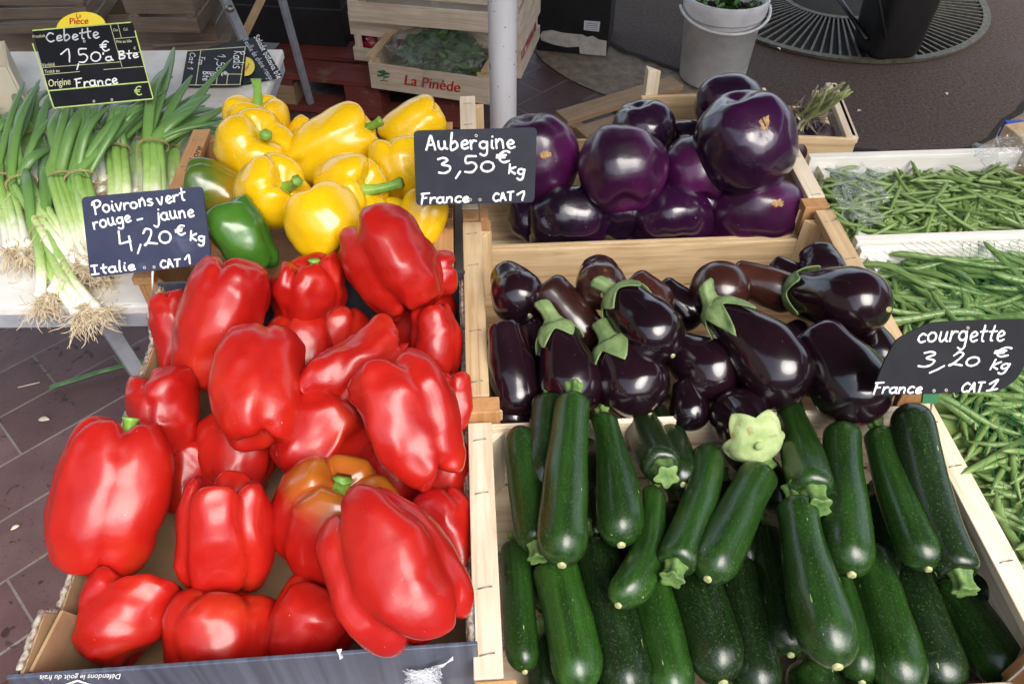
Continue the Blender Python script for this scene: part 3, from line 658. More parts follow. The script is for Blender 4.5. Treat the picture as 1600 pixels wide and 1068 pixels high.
# ================================================================ RED PEPPERS
RP = [
 # label, c(px,py,z), W, L, alpha, tilt, kwargs
 ('broad square red pepper overhanging the outer side of its tray, facing the viewer', (176, 773, .905), 178, 252, 86, 6, dict(nl=4, seed=3, taper=.02, crease=.17, boxy=.46, stem=(44, .2), squash=.75, noise_a=.06, ph=.1)),
 ('tall red pepper leaning just below the poivrons price board', (340, 500, .925), 152, 222, 72, 12, dict(nl=3, seed=8, ph=-.55, taper=.22, crease=.17, noise_a=.10)),
 ('slim red pepper squeezed between the tray rim and the tall pepper', (270, 522, .875), 80, 150, 96, 0, dict(nl=3, seed=5, taper=.3)),
 ('folded red pepper with a short green stem at the back of the tray', (486, 472, .90), 124, 165, 92, 28, dict(nl=4, seed=12, crease=.24, dimple=.42, noise_a=.16, stem=(26, .1))),
 ('twisted red pepper with a hooked side lobe next to the yellow peppers', (613, 416, .945), 150, 190, 118, -14, dict(nl=3, seed=21, ph=-.6, crease=.28, cleft=.38, noise_a=.12, taper=-.05)),
 ('red knob-shaped pepper touching the crate post behind the tray', (668, 432, .91), 88, 110, 10, 0, dict(nl=3, seed=22, crease=.15)),
 ('deep red creased pepper lying aslant in the middle of the tray', (553, 570, .925), 118, 215, 38, -12, dict(nl=3, seed=31, crease=.26, taper=.05, noise_a=.16, cleft=.5)),
 ('red pepper showing its rounded three-lobed tip in the middle of the tray', (402, 600, .93), 146, 205, 88, -24, dict(nl=3, seed=17, ph=.25, crease=.15, taper=.06, cleft=.35, noise_a=.10)),
 ('large smooth red pepper pointing down towards the crate side', (641, 657, .95), 190, 245, 116, -6, dict(nl=3, seed=41, ph=.6, crease=.24, taper=.25, cleft=.4, noise_a=.12)),
 ('dark red pepper wedged beside the crate side, behind the large smooth one', (682, 535, .885), 88, 135, 96, 0, dict(nl=3, seed=44, taper=.15)),
 ('crooked red pepper with a narrow tail near the low tray rim', (260, 655, .88), 128, 190, 104, 0, dict(nl=3, seed=51, crease=.18, taper=.35, bend=.12, noise_a=.13, tail=.8)),
 ('upright red pepper with a deep hollow top, standing alone near the front', (352, 834, .885), 178, 212, 92, 22, dict(nl=4, seed=61, ph=.5, crease=.20, dimple=.62, taper=.10, noise_a=.09, stem=(14, .3))),
 ('half-hidden red pepper behind the hollow-topped one', (378, 705, .845), 140, 140, 80, 0, dict(nl=3, seed=66)),
 ('wrinkled red pepper half buried behind the ripening orange one', (510, 694, .865), 180, 150, 70, 0, dict(nl=3, seed=71, noise_a=.17)),
 ('ripening red and orange pepper with a green stem facing up', (524, 818, .875), 222, 218, 80, 36, dict(nl=4, seed=83, crease=.20, dimple=.36, taper=.22, m='ripening', stem=(26, -.1), noise_a=.08)),
 ('very large red pepper resting over the front edge of its tray', (610, 890, .935), 214, 280, 122, -8, dict(nl=4, seed=92, ph=-.7, crease=.26, taper=.04, cleft=.42, noise_a=.09, squash=.8)),
 ('dark red pepper under the very large one, beside the crate side', (694, 832, .86), 112, 150, 110, 0, dict(nl=3, seed=95)),
 ('speckled red pepper in the front corner of the tray', (195, 965, .845), 172, 155, 70, 8, dict(nl=3, seed=103, crease=.18, noise_a=.15)),
 ('ribbed red pepper along the front wall of the tray', (340, 990, .845), 176, 150, 84, 10, dict(nl=4, seed=111, ph=.6, crease=.17, boxy=.55)),
 ('orange-red pepper leaning on the tray front beside the largest one', (484, 978, .842), 152, 160, 70, 4, dict(nl=3, seed=121, crease=.2)),
 ('small red pepper tip peeping out beside the crate rail', (712, 625, .90), 66, 100, 90, 0, dict(nl=3, seed=131)),
 ('shaded red pepper deep beside the crate side, below the large smooth one', (690, 745, .85), 115, 125, 100, 0, dict(nl=3, seed=133)),
 ('shaded red pepper deep below the folded one', (465, 560, .86), 125, 140, 90, 0, dict(nl=3, seed=137)),
 ('shaded red pepper low behind the broad square one', (300, 745, .83), 110, 130, 80, 0, dict(nl=3, seed=141)),
 ('shaded red pepper low between the tall one and the hooked one', (520, 520, .85), 120, 110, 70, 0, dict(nl=3, seed=143)),
 ('shaded red pepper low under the very large one', (560, 930, .83), 110, 130, 80, 0, dict(nl=3, seed=145)),
 ('shaded red pepper low in the back corner by the black wall', (660, 500, .845), 110, 120, 80, 0, dict(nl=3, seed=147)),
 ('shaded red pepper at the bottom below the slanting one', (610, 745, .84), 140, 140, 90, 0, dict(nl=3, seed=139)),
]
for lab, c, w, l, al, ti, kw in RP: pepper(lab, c, w, l, al, ti, **kw)
YG = 'yellow and green peppers in the orange-brown crate'
YP = [
 ('yellow pepper at the back with its long stem curling upward', (402, 192, .915), 100, 82, 92, 20, dict(nl=4, seed=203, stem=(38, -.9), crease=.16, dimple=.4)),
 ('yellow pepper with a cut stem pointing at the viewer', (402, 230, .925), 112, 84, 62, 42, dict(nl=4, seed=205, stem=(40, .9), crease=.16, dimple=.4)),
 ('long yellow pepper lying with its stem towards the aubergine board', (520, 224, .92), 98, 138, 28, 4, dict(nl=3, seed=211, stem=(40, .7), crease=.13, taper=.15)),
 ('yellow pepper at the back next to the aubergine board', (645, 197, .905), 78, 105, 30, 4, dict(nl=3, seed=215, crease=.14, taper=.1)),
 ('yellow pepper half hidden by the aubergine board', (630, 264, .915), 96, 105, 100, 4, dict(nl=3, seed=221, crease=.2)),
 ('yellow pepper with a thick stem beside the green one', (428, 304, .935), 116, 104, 40, 48, dict(nl=4, seed=225, stem=(46, .2), crease=.17, dimple=.42)),
 ('yellow pepper with a hooked stem in the middle of the crate', (545, 300, .925), 112, 104, 15, 40, dict(nl=4, seed=231, stem=(50, -.8), crease=.18, dimple=.4)),
 ('smooth round yellow pepper at the front of the crate', (511, 349, .95), 122, 112, 120, -20, dict(nl=3, seed=235, crease=.13, cleft=.25)),
 ('yellow pepper peeking out beside the stamped rail', (655, 345, .90), 78, 95, 70, 0, dict(nl=3, seed=241)),
 ('small yellow pepper lobe squeezed between two others', (468, 210, .895), 40, 60, 60, 0, dict(nl=3, seed=245)),
 ('yellow pepper low down behind the red hooked one', (600, 350, .865), 90, 90, 70, 0, dict(nl=3, seed=247)),
]
for lab, c, w, l, al, ti, kw in YP: kw['crease'] = kw.get('crease', .16) * .8; pepper(lab, c, w * 1.12, l * 1.07, al, ti, m='yellow', group=YG, noise_a=.055, **kw)
pepper('green pepper turning yellow at the outer side of the crate', (338, 298, .905), 96, 112, 160, 0, nl=3, seed=251, m='turning', group=YG, noise_a=.07)
pepper('dark green pepper tapering down towards the red ones', (380, 376, .925), 116, 138, 122, -4, nl=3, seed=255, m='green', group=YG, taper=.4, crease=.12, noise_a=.08)
# ================================================================ COURGETTES
ZC = [
 # label, A, B, wA, wB, stem end, scar, bend, tone
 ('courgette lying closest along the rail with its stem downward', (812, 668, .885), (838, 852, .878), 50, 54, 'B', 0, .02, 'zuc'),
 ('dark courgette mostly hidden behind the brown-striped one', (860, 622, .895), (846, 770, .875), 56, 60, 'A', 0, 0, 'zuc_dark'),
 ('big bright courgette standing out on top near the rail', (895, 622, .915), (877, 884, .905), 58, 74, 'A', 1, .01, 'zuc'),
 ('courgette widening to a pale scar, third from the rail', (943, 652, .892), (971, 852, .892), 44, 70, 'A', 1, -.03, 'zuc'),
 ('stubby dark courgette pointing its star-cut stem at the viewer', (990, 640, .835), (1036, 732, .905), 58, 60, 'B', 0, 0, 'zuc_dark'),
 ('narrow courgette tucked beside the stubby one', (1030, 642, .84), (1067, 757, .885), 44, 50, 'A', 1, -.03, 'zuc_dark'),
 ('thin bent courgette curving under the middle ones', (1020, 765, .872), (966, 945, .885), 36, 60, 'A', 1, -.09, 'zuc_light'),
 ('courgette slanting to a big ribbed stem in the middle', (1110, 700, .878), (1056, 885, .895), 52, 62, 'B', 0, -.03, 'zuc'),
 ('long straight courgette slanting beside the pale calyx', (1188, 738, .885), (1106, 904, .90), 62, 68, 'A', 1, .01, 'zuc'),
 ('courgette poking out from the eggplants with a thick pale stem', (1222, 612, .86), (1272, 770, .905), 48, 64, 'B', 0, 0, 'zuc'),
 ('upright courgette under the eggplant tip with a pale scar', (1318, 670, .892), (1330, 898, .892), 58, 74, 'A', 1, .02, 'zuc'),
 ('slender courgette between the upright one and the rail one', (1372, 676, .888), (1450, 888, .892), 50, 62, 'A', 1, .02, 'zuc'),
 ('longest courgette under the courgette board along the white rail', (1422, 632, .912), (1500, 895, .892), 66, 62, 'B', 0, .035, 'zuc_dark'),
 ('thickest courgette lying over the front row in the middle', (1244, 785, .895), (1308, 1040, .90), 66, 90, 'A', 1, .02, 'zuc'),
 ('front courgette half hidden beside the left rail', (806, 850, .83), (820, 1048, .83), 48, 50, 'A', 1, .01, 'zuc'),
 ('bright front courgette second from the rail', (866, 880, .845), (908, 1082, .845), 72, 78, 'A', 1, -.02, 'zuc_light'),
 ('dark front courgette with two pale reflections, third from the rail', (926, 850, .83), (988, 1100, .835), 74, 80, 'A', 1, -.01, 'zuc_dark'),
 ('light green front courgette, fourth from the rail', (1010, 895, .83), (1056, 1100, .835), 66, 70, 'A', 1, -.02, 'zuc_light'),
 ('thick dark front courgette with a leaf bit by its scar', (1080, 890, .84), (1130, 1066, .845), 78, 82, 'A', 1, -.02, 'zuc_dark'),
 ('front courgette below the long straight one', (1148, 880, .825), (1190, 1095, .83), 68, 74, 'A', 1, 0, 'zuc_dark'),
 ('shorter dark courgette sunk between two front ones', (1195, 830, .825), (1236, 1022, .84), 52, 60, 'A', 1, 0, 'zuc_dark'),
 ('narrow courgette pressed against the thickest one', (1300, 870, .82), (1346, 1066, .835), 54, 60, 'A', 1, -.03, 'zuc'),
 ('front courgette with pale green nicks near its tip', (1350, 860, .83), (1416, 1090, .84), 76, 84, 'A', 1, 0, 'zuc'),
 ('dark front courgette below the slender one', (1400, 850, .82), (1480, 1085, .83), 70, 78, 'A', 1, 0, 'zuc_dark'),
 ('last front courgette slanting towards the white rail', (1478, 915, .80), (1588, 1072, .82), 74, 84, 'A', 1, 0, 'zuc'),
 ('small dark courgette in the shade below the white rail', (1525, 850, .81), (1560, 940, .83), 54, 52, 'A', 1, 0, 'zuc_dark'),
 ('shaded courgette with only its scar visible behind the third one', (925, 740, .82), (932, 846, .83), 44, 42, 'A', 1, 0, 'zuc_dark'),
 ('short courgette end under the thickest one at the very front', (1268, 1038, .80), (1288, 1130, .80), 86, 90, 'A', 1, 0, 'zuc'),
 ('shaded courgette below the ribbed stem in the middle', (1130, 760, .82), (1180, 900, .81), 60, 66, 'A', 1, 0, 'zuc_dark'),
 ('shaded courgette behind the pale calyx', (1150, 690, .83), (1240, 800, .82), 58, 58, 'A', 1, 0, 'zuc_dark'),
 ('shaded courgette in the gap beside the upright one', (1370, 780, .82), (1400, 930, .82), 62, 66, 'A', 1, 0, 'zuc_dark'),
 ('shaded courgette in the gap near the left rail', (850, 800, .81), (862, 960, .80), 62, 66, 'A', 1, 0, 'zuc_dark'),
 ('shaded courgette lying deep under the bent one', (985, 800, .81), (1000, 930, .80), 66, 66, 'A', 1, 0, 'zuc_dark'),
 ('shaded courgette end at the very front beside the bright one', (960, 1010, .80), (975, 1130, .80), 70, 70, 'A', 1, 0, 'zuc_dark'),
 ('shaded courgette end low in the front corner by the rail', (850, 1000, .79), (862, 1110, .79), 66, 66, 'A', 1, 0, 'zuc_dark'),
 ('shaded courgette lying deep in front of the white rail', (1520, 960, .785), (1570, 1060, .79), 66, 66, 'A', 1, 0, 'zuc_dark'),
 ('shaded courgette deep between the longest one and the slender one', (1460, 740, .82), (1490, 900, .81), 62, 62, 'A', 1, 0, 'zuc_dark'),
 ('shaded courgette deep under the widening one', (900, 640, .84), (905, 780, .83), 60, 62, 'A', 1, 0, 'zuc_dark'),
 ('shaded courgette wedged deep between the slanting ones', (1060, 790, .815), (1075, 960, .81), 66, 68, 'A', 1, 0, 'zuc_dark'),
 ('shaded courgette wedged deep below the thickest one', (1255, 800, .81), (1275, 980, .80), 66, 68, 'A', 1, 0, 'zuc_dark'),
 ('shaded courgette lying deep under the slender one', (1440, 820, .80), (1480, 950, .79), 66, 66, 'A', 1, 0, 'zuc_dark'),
]
for i, (lab, A, B, wa, wb, st, sc, bd, m) in enumerate(ZC): courgette(lab, A, B, wa, wb, st, bool(sc), bd, m, seed=i + 1)
# ================================================================ EGGPLANTS
EG = [
 ('round-ended eggplant beside the crate rail with a pale scar', (806, 456, .915), 82, 100, -60, 36, dict(seed=1, cal=None)),
 ('dull reddish brown eggplant behind the green-capped one', (889, 494, .90), 76, 125, -52, 0, dict(seed=2, m='eggbrown', cal=None, scar=False, neck=.8)),
 ('small brown eggplant end mottled with yellow marks', (938, 441, .925), 74, 95, -80, 66, dict(seed=3, m='eggyellow', cal=None, neck=.8)),
 ('shiny oval eggplant lying on the others in the middle', (1008, 508, .935), 98, 128, -48, 20, dict(seed=4, cal='calyx', neck=.7)),
 ('tall dark eggplant along the crate rail', (800, 578, .89), 74, 150, -80, 10, dict(seed=5, cal=None, neck=.65)),
 ('dark eggplant with a spiky green cap behind the courgettes', (888, 580, .90), 98, 138, -74, 6, dict(seed=6, cal='calyx', stem=.42, neck=.55)),
 ('plump eggplant with a drooping green cap at its shoulder', (985, 592, .90), 112, 118, -62, 4, dict(seed=7, cal='calyx', stem=.35, neck=.62)),
 ('black eggplant half covered by the long curved one', (1098, 572, .895), 98, 120, -34, 8, dict(seed=8, cal=None, scar=False)),
 ('long curved eggplant with a pointed green cap on top', (1188, 548, .93), 112, 185, -50, 6, dict(seed=9, cal='calyx', stem=.30, neck=.50, bend=(.0, -.06), scar=False, spike=.42)),
 ('fat eggplant resting on the crate edge with a flared green cap', (1312, 468, .935), 104, 150, -12, 26, dict(seed=10, cal='calyx', stem=.40, neck=.62)),
 ('big eggplant under the courgette board with a wide reflection', (1316, 584, .92), 116, 165, -58, 4, dict(seed=11, cal=None, scar=False, neck=.66)),
 ('rough brown eggplant end near the crate back', (1124, 458, .905), 88, 100, 90, 50, dict(seed=12, m='eggbrown', cal=None, scar=False, neck=.85)),
 ('dull brown eggplant behind the flared green cap', (1198, 447, .90), 62, 110, -20, 0, dict(seed=13, m='eggbrown', cal=None, scar=False, neck=.8)),
 ('dark eggplant in the far corner of its crate', (1284, 422, .90), 70, 75, -70, 40, dict(seed=14, cal=None, scar=False, neck=.85)),
 ('brown eggplant behind the shiny oval one', (1012, 470, .895), 74, 85, -40, 0, dict(seed=15, m='eggbrown', cal=None, scar=False, neck=.85)),
 ('dark eggplant in the shade at the crate back', (1060, 478, .885), 62, 85, -40, 0, dict(seed=16, cal=None, scar=False, neck=.85)),
 ('eggplant tip in the shade just above the courgettes', (1076, 632, .88), 60, 80, -80, 10, dict(seed=17, cal=None, scar=False)),
 ('upright eggplant turning its pale green cap to the viewer', (1162, 660, .89), 92, 120, 122, -56, dict(seed=18, cal='calyxpale', stem=.08, neck=.80, spike=.21, scar=False, roll=20, stem_r=.085, base=.07)),
 ('dark eggplant between the big one and the crate side', (1368, 548, .885), 68, 110, -70, 0, dict(seed=19, cal=None, scar=False)),
 ('shaded eggplant end at the back behind the fat one', (1235, 432, .885), 50, 70, -40, 0, dict(seed=20, cal=None, scar=False)),
 ('shaded eggplant between the rail one and the brown one', (845, 545, .865), 72, 100, -70, 0, dict(seed=21, cal=None, scar=False)),
 ('shaded eggplant low behind the drooping cap', (940, 560, .85), 84, 100, -70, 0, dict(seed=22, cal=None, scar=False)),
 ('shaded eggplant deep below the long curved one', (1180, 600, .855), 90, 110, -60, 0, dict(seed=23, cal=None, scar=False)),
 ('shaded eggplant deep beside the big one', (1262, 560, .86), 80, 120, -60, 0, dict(seed=24, cal=None, scar=False)),
 ('shaded eggplant low along the rail above the courgettes', (800, 640, .855), 70, 90, -80, 0, dict(seed=25, cal=None, scar=False)),
 ('shaded eggplant behind the fat one near the crate side', (1370, 500, .865), 70, 90, -70, 0, dict(seed=26, cal=None, scar=False)),
]
for lab, c, w, l, al, ti, kw in EG: eggplant(lab, c, w, l, al, ti, **kw)
AU = [
 ('violet round aubergine with a brown scar, half behind the aubergine board', (838, 248, .895), 128, 135, dict(seed=1, scar=(852, 242, 10, 8), tilt=20)),
 ('violet ribbed aubergine in the middle of the row', (971, 264, .91), 138, 126, dict(seed=2, lob=.08)),
 ('smaller dark aubergine behind the violet ribbed one', (1004, 206, .895), 98, 90, dict(seed=3, m='aubdark', tilt=20)),
 ('biggest aubergine with an orange-brown scar near the crate edge', (1163, 222, .945), 150, 152, dict(seed=4, m='aubdark', scar=(1198, 190, 9, 16), tilt=20)),
 ('dark aubergine at the very back behind the biggest one', (1140, 166, .915), 104, 92, dict(seed=5, m='aubdark')),
 ('bluish aubergine tucked under the biggest one', (1088, 268, .89), 104, 108, dict(seed=6)),
 ('black aubergine low in front behind the crate board', (888, 347, .832), 130, 96, dict(seed=7, m='aubdark', lob=.09)),
 ('dark aubergine low in front between two others', (1048, 346, .832), 136, 98, dict(seed=8, m='aubdark')),
 ('violet aubergine low in front near the crate corner', (1180, 340, .836), 150, 104, dict(seed=9, scar=(1222, 316, 12, 7))),
 ('dark aubergine just showing between two larger ones', (1070, 222, .865), 70, 60, dict(seed=10, m='aubdark')),
 ('shaded aubergine in the crate corner below the biggest one', (1228, 335, .83), 70, 80, dict(seed=11)),
 ('shaded aubergine low under the aubergine board', (828, 335, .83), 70, 80, dict(seed=12, m='aubdark')),
 ('shaded aubergine in the gap below the violet ribbed one', (968, 330, .84), 90, 80, dict(seed=13, m='aubdark')),
 ('shaded aubergine deep in the middle of its crate', (1090, 320, .84), 90, 80, dict(seed=14, m='aubdark')),
]
for lab, c, w, h, kw in AU: aubergine(lab, c, w * 1.05, h * 1.05, **kw)
# ================================================================ GREEN BEANS
def bean_mesh(L, r, seed):
    rnd = random.Random(seed); mb = MB(); pts = []; rad = []
    b1, b2 = rnd.uniform(-.15, .15), rnd.uniform(-.05, .05); n = 13
    for i in range(n):
        t = i / (n - 1); pts.append((L * (t - .5), L * (b1 * (t - .5) ** 2 * 2 + b2 * math.sin(t * 6)), L * .03 * math.sin(3 * t + seed)))
        e = min(t, 1 - t); rad.append(r * min(1, .12 + 5.0 * e ** .8) * (1 + .05 * math.sin(t * 38 + seed)))
    pts.append((pts[-1][0] + L * .03, pts[-1][1] + L * .012, pts[-1][2])); rad.append(r * .12)
    return mb.tube(pts, rad, 8, flat=.85)
protos = []
def heap(origin, x0, x1, y0, y1, zf, count, label, group, seed, lmin, lmax, r):
    rnd = random.Random(seed)
    for i in range(count):
        x, y = rnd.uniform(x0, x1), rnd.uniform(y0, y1); L = rnd.uniform(lmin, lmax)
        a = rnd.gauss(-.2, .55) if rnd.random() < .8 else rnd.uniform(0, math.pi)
        hw = abs(math.cos(a)) * L / 2; x = min(max(x, x0 + hw * .8), x1 - hw * .4) if x1 - x0 > 2 * hw else x
        vv = abs(math.sin(a)) * L / 2; y = min(max(y, y0 + vv * .8), y1 - vv * .8)
        z = zf(x, y) + rnd.uniform(-.010, .009)
        key = rnd.randrange(14)
        while len(protos) <= key: protos.append(None)
        if protos[key] is None:
            o = bean_mesh(.09, .0046, key + 3).build('green_bean', MT['bean']); protos[key] = o
        else:
            o = protos[key].copy(); COL.objects.link(o)
        s = L / .09
        M = Matrix.Translation(origin + EX * x + EY * y + Vector((0, 0, z))) @ Matrix.Rotation(a + YAW, 4, 'Z') @ Matrix.Rotation(rnd.gauss(0, .20), 4, 'Y') @ Matrix.Rotation(rnd.uniform(0, 6.28), 4, 'X') @ Matrix.Diagonal((s, rnd.uniform(.85, 1.15) * r / .0046, rnd.uniform(.85, 1.1) * r / .0046, 1))
        o.matrix_world = M; tag(o, label, 'bean', group)
def heapbase(origin, x0, x1, y0, y1, zf, name, group, seed, n):
    rnd = random.Random(seed); mb = MB()
    rows = [[origin + EX * lerp(x0, x1, i / 24) + EY * lerp(y0, y1, j / 24) + Vector((0, 0, zf(lerp(x0, x1, i / 24), lerp(y0, y1, j / 24)) - .016)) for i in range(25)] for j in range(25)]
    mb.grid(rows, False)
    for i in range(n):
        x, y = rnd.uniform(x0 + .02, x1 - .02), rnd.uniform(y0 + .02, y1 - .02); a = rnd.uniform(0, math.pi); L = rnd.uniform(.06, .085); c = origin + EX * x + EY * y + Vector((0, 0, zf(x, y) - rnd.uniform(.008, .017)))
        d = (EX * math.cos(a) + EY * math.sin(a)) * L / 2; k = Vector((-d.y, d.x, 0)) * rnd.uniform(-.2, .2)
        mb.tube([c - d, c - d * .4 + k, c + d * .4 + k, c + d], [.001, .0035, .0035, .001], 6)
    return tag(mb.build(name, MT['bean']), 'deeper green beans filling the %s box' % group, 'beans', None, 'stuff')
O1 = P0 + EY * .616 + EX * .531; O2 = P0 + EY * .090 + EX * .531
z1 = lambda x, y: .112 + .014 * math.sin(min(1, y / .22) * math.pi) - .02 * sm(.25, .42, x)
z2 = lambda x, y: .118 + .022 * sm(.0, .15, y) * (1 - .55 * sm(.40, .53, y)) - .012 * sm(.06, .0, x)
heapbase(O1, -.004, .405, .016, .200, z1, 'bean_heap', 'white-edged', 1, 700)
heapbase(O2, -.004, .40, .012, .508, z2, 'bean_heap', 'netted', 2, 1000)
heap(O1, -.012, .33, .016, .198, z1, 150, 'slender green bean loose in the white-edged box', 'loose green beans', 5, .058, .092, .0031)
heap(O2, -.012, .29, .03, .505, z2, 150, 'thick green bean lying under the green net', 'netted green beans', 6, .078, .125, .0041)
nt_ = MB()
def netp(x, y): return O2 + EX * x + EY * y + Vector((0, 0, z2(x, y) + .0125 + .004 * noise.noise(Vector((x * 30, y * 30, 1)))))
for i in range(44):
    for s_ in (1, -1):
        q = []
        for j in range(46):
            y = .02 + .50 * j / 45; x = -.004 + (i * .011 + s_ * (y - .25) * .55)
            if -.006 <= x <= .33: q.append(netp(x + .0016 * math.sin(j * 3.1 + i), y))
        if len(q) > 2: nt_.tube(q, .00032, 3, cap=False)
tag(nt_.build('net', MT['net']), 'fine green net stretched over the thick beans', 'net')
# ================================================================ WRITING
def arc(cx, cy, rx, ry, a0, a1, n=12): return [(cx + rx * math.cos(math.radians(lerp(a0, a1, i / n))), cy + ry * math.sin(math.radians(lerp(a0, a1, i / n)))) for i in range(n + 1)]
G = {
 'P': (1.05, [(.22, 0), (.18, .9), (.14, 1.7)], [(-.12, 1.35), (.0, 1.7), (.5, 1.9), (.9, 1.6), (.8, 1.15), (.2, .85)]),
 'o': (.95, arc(.42, .5, .38, .5, 80, 450)), 'i': (.42, [(.12, 1), (.12, .25), (.3, .02)], [(.14, 1.42), (.15, 1.5)]),
 'v': (.8, [(0, 1), (.3, .02), (.66, 1.05)]), 'r': (.72, [(.05, 1), (.08, 0)], [(.07, .5), (.3, .95), (.62, .92)]),
 'n': (.9, [(.05, 1), (.07, 0)], [(.07, .55), (.35, 1), (.62, .8), (.68, .02)]), 's': (.78, [(.62, .92), (.3, 1.02), (.1, .78), (.35, .52), (.62, .28), (.4, .0), (.05, .08)]),
 'e': (.82, [(.08, .48), (.4, .5), (.66, .72), (.42, 1.0), (.12, .75), (.12, .25), (.38, 0), (.74, .16)]),
 't': (.7, [(.32, 1.75), (.28, .25), (.5, .0)], [(.0, 1.05), (.66, 1.12)]), 'u': (.95, [(.05, 1), (.08, .3), (.3, 0), (.58, .3), (.62, 1)], [(.62, 1), (.66, .2), (.88, .02)]),
 'g': (.92, arc(.38, .55, .34, .45, 40, 400), [(.72, 1.0), (.72, -.4), (.45, -.85), (.08, -.62)]), '-': (1.0, [(.15, .4), (.65, .45)]),
 'j': (.55, [(.32, 1), (.34, -.3), (.1, -.85), (-.25, -.6)], [(.34, 1.42), (.36, 1.5)]), 'a': (.98, arc(.38, .5, .36, .48, 40, 400), [(.72, 1), (.72, .22), (.94, .02)]),
 '4': (1.15, [(.18, 1.9), (.14, .75), (.2, .62), (.95, .72)], [(.88, 1.25), (.92, -.25)]), ',': (.55, [(.42, .25), (.08, -.6)]),
 '2': (1.05, [(.1, 1.4), (.35, 1.85), (.7, 1.6), (.55, .9), (.2, .2), (.05, .1), (.3, .3), (.98, .08)]), '0': (1.0, arc(.45, .62, .42, .6, 80, 450)),
 '\u20ac': (1.0, [(.85, 1.35), (.5, 1.5), (.15, 1.0), (.2, .35), (.5, .02), (.9, .25)], [(-.08, .9), (.62, .98)], [(-.06, .6), (.55, .66)]),
 'K': (.92, [(.1, 1.6), (.1, 0)], [(.78, 1.2), (.15, .62), (.8, .05)]), '3': (.95, [(.08, 1.75), (.45, 1.92), (.72, 1.6), (.3, 1.1), (.78, .85), (.75, .3), (.4, .02), (.02, .12)]),
 '5': (1.0, [(.85, 1.85), (.22, 1.85), (.16, 1.12), (.6, 1.15), (.85, .65), (.55, .06), (.05, .12)]), '1': (.7, [(.02, 1.15), (.42, 1.85), (.42, 0)]),
 'I': (1.0, [(.1, 1.6), (.8, 1.62)], [(.45, 1.6), (.42, 0)], [(.05, 0), (.82, .02)]), 'l': (.42, [(.12, 1.9), (.12, .25), (.3, .02)]), 'J': (.7, [(.0, 1.1), (.45, 1.7), (.42, 0)]),
 'C': (1.05, [(.92, 1.35), (.55, 1.62), (.12, 1.1), (.12, .45), (.5, .0), (.95, .2)]), 'A': (1.0, [(.0, 0), (.2, .9), (.38, 1.65), (.6, .9), (.85, 0)], [(.08, .55), (.75, .6)]),
 'T': (1.0, [(.0, 1.6), (.95, 1.62)], [(.48, 1.6), (.42, 0)]), 'b': (.9, [(.1, 1.95), (.1, .1), (.4, 0), (.72, .4), (.45, .95), (.1, .6)]),
 'F': (.95, [(.12, 1.6), (.12, -.1)], [(-.1, 1.55), (.85, 1.65)], [(.12, .85), (.62, .92)]), 'c': (.82, [(.7, .85), (.4, 1), (.1, .65), (.12, .22), (.4, 0), (.75, .14)]),
 'B': (1.0, [(.12, 1.6), (.1, 0)], [(.0, 1.6), (.6, 1.6), (.7, 1.2), (.15, .85), (.8, .6), (.7, .1), (.05, 0)]), 'd': (.95, arc(.38, .5, .34, .48, 40, 400), [(.72, 1.9), (.72, .2), (.92, .02)]),
 'R': (1.0, [(.12, 1.6), (.1, 0)], [(-.1, 1.45), (.5, 1.7), (.75, 1.25), (.15, .8), (.85, .0)]), 'S': (.95, [(.8, 1.4), (.4, 1.65), (.1, 1.25), (.45, .85), (.75, .45), (.4, .0), (.02, .15)]), '\u00e9': (.82, [(.08, .48), (.4, .5), (.66, .72), (.42, 1.0), (.12, .75), (.12, .25), (.38, 0), (.74, .16)], [(.35, 1.35), (.6, 1.6)]),
 'x': (.8, [(0, 1), (.7, 0)], [(.65, 1), (.05, 0)]), 'q': (.9, arc(.38, .55, .34, .45, 40, 400), [(.72, 1.0), (.72, -.9)]), 'h': (.9, [(.08, 1.9), (.08, 0)], [(.08, .55), (.35, 1), (.62, .8), (.66, .02)]),
 "'": (.3, [(.1, 1.9), (.05, 1.5)]), '.': (.5, [(.2, .02), (.23, .05)]), ' ': (.6,),
}
def smooth_stroke(p, k=5):
    if len(p) < 3: return [Vector((*q, 0)) for q in p]
    out = []; q = [p[0]] + list(p) + [p[-1]]
    for i in range(1, len(q) - 2):
        a, b, c, d = (Vector((*q[i + j], 0)) for j in (-1, 0, 1, 2))
        for s in range(k):
            t = s / k; out.append(.5 * ((2 * b) + (c - a) * t + (2 * a - 5 * b + 4 * c - d) * t * t + (3 * b - a - 3 * c + d) * t ** 3))
    return out + [Vector((*p[-1], 0))]
def handwriting(text, p0, p1, xh, slant=.0, seed=0, jitter=.05):
    """strokes of the text in photo points: baseline from p0 to p1, xh = x-height (points), fitted to the length"""
    rnd = random.Random(seed); x = 0; st = []
    for ch in text:
        g = G[ch]; dy = rnd.uniform(-jitter, jitter) * 1.3; gs = rnd.uniform(.90, 1.10); gk = rnd.uniform(-.05, .07)
        for s in g[1:]: st.append([(x + q.x + q.y * (slant + gk) + rnd.uniform(-.018, .018), q.y * gs + dy) for q in smooth_stroke(s)])
        x += g[0] + .10
    a, b = Vector((*p0, 0)), Vector((*p1, 0)); u = (b - a); w = u / (x - .2); v = Vector((u.y, -u.x, 0)).normalized() * xh
    return [[a + w * q[0] + v * q[1] for q in s] for s in st]
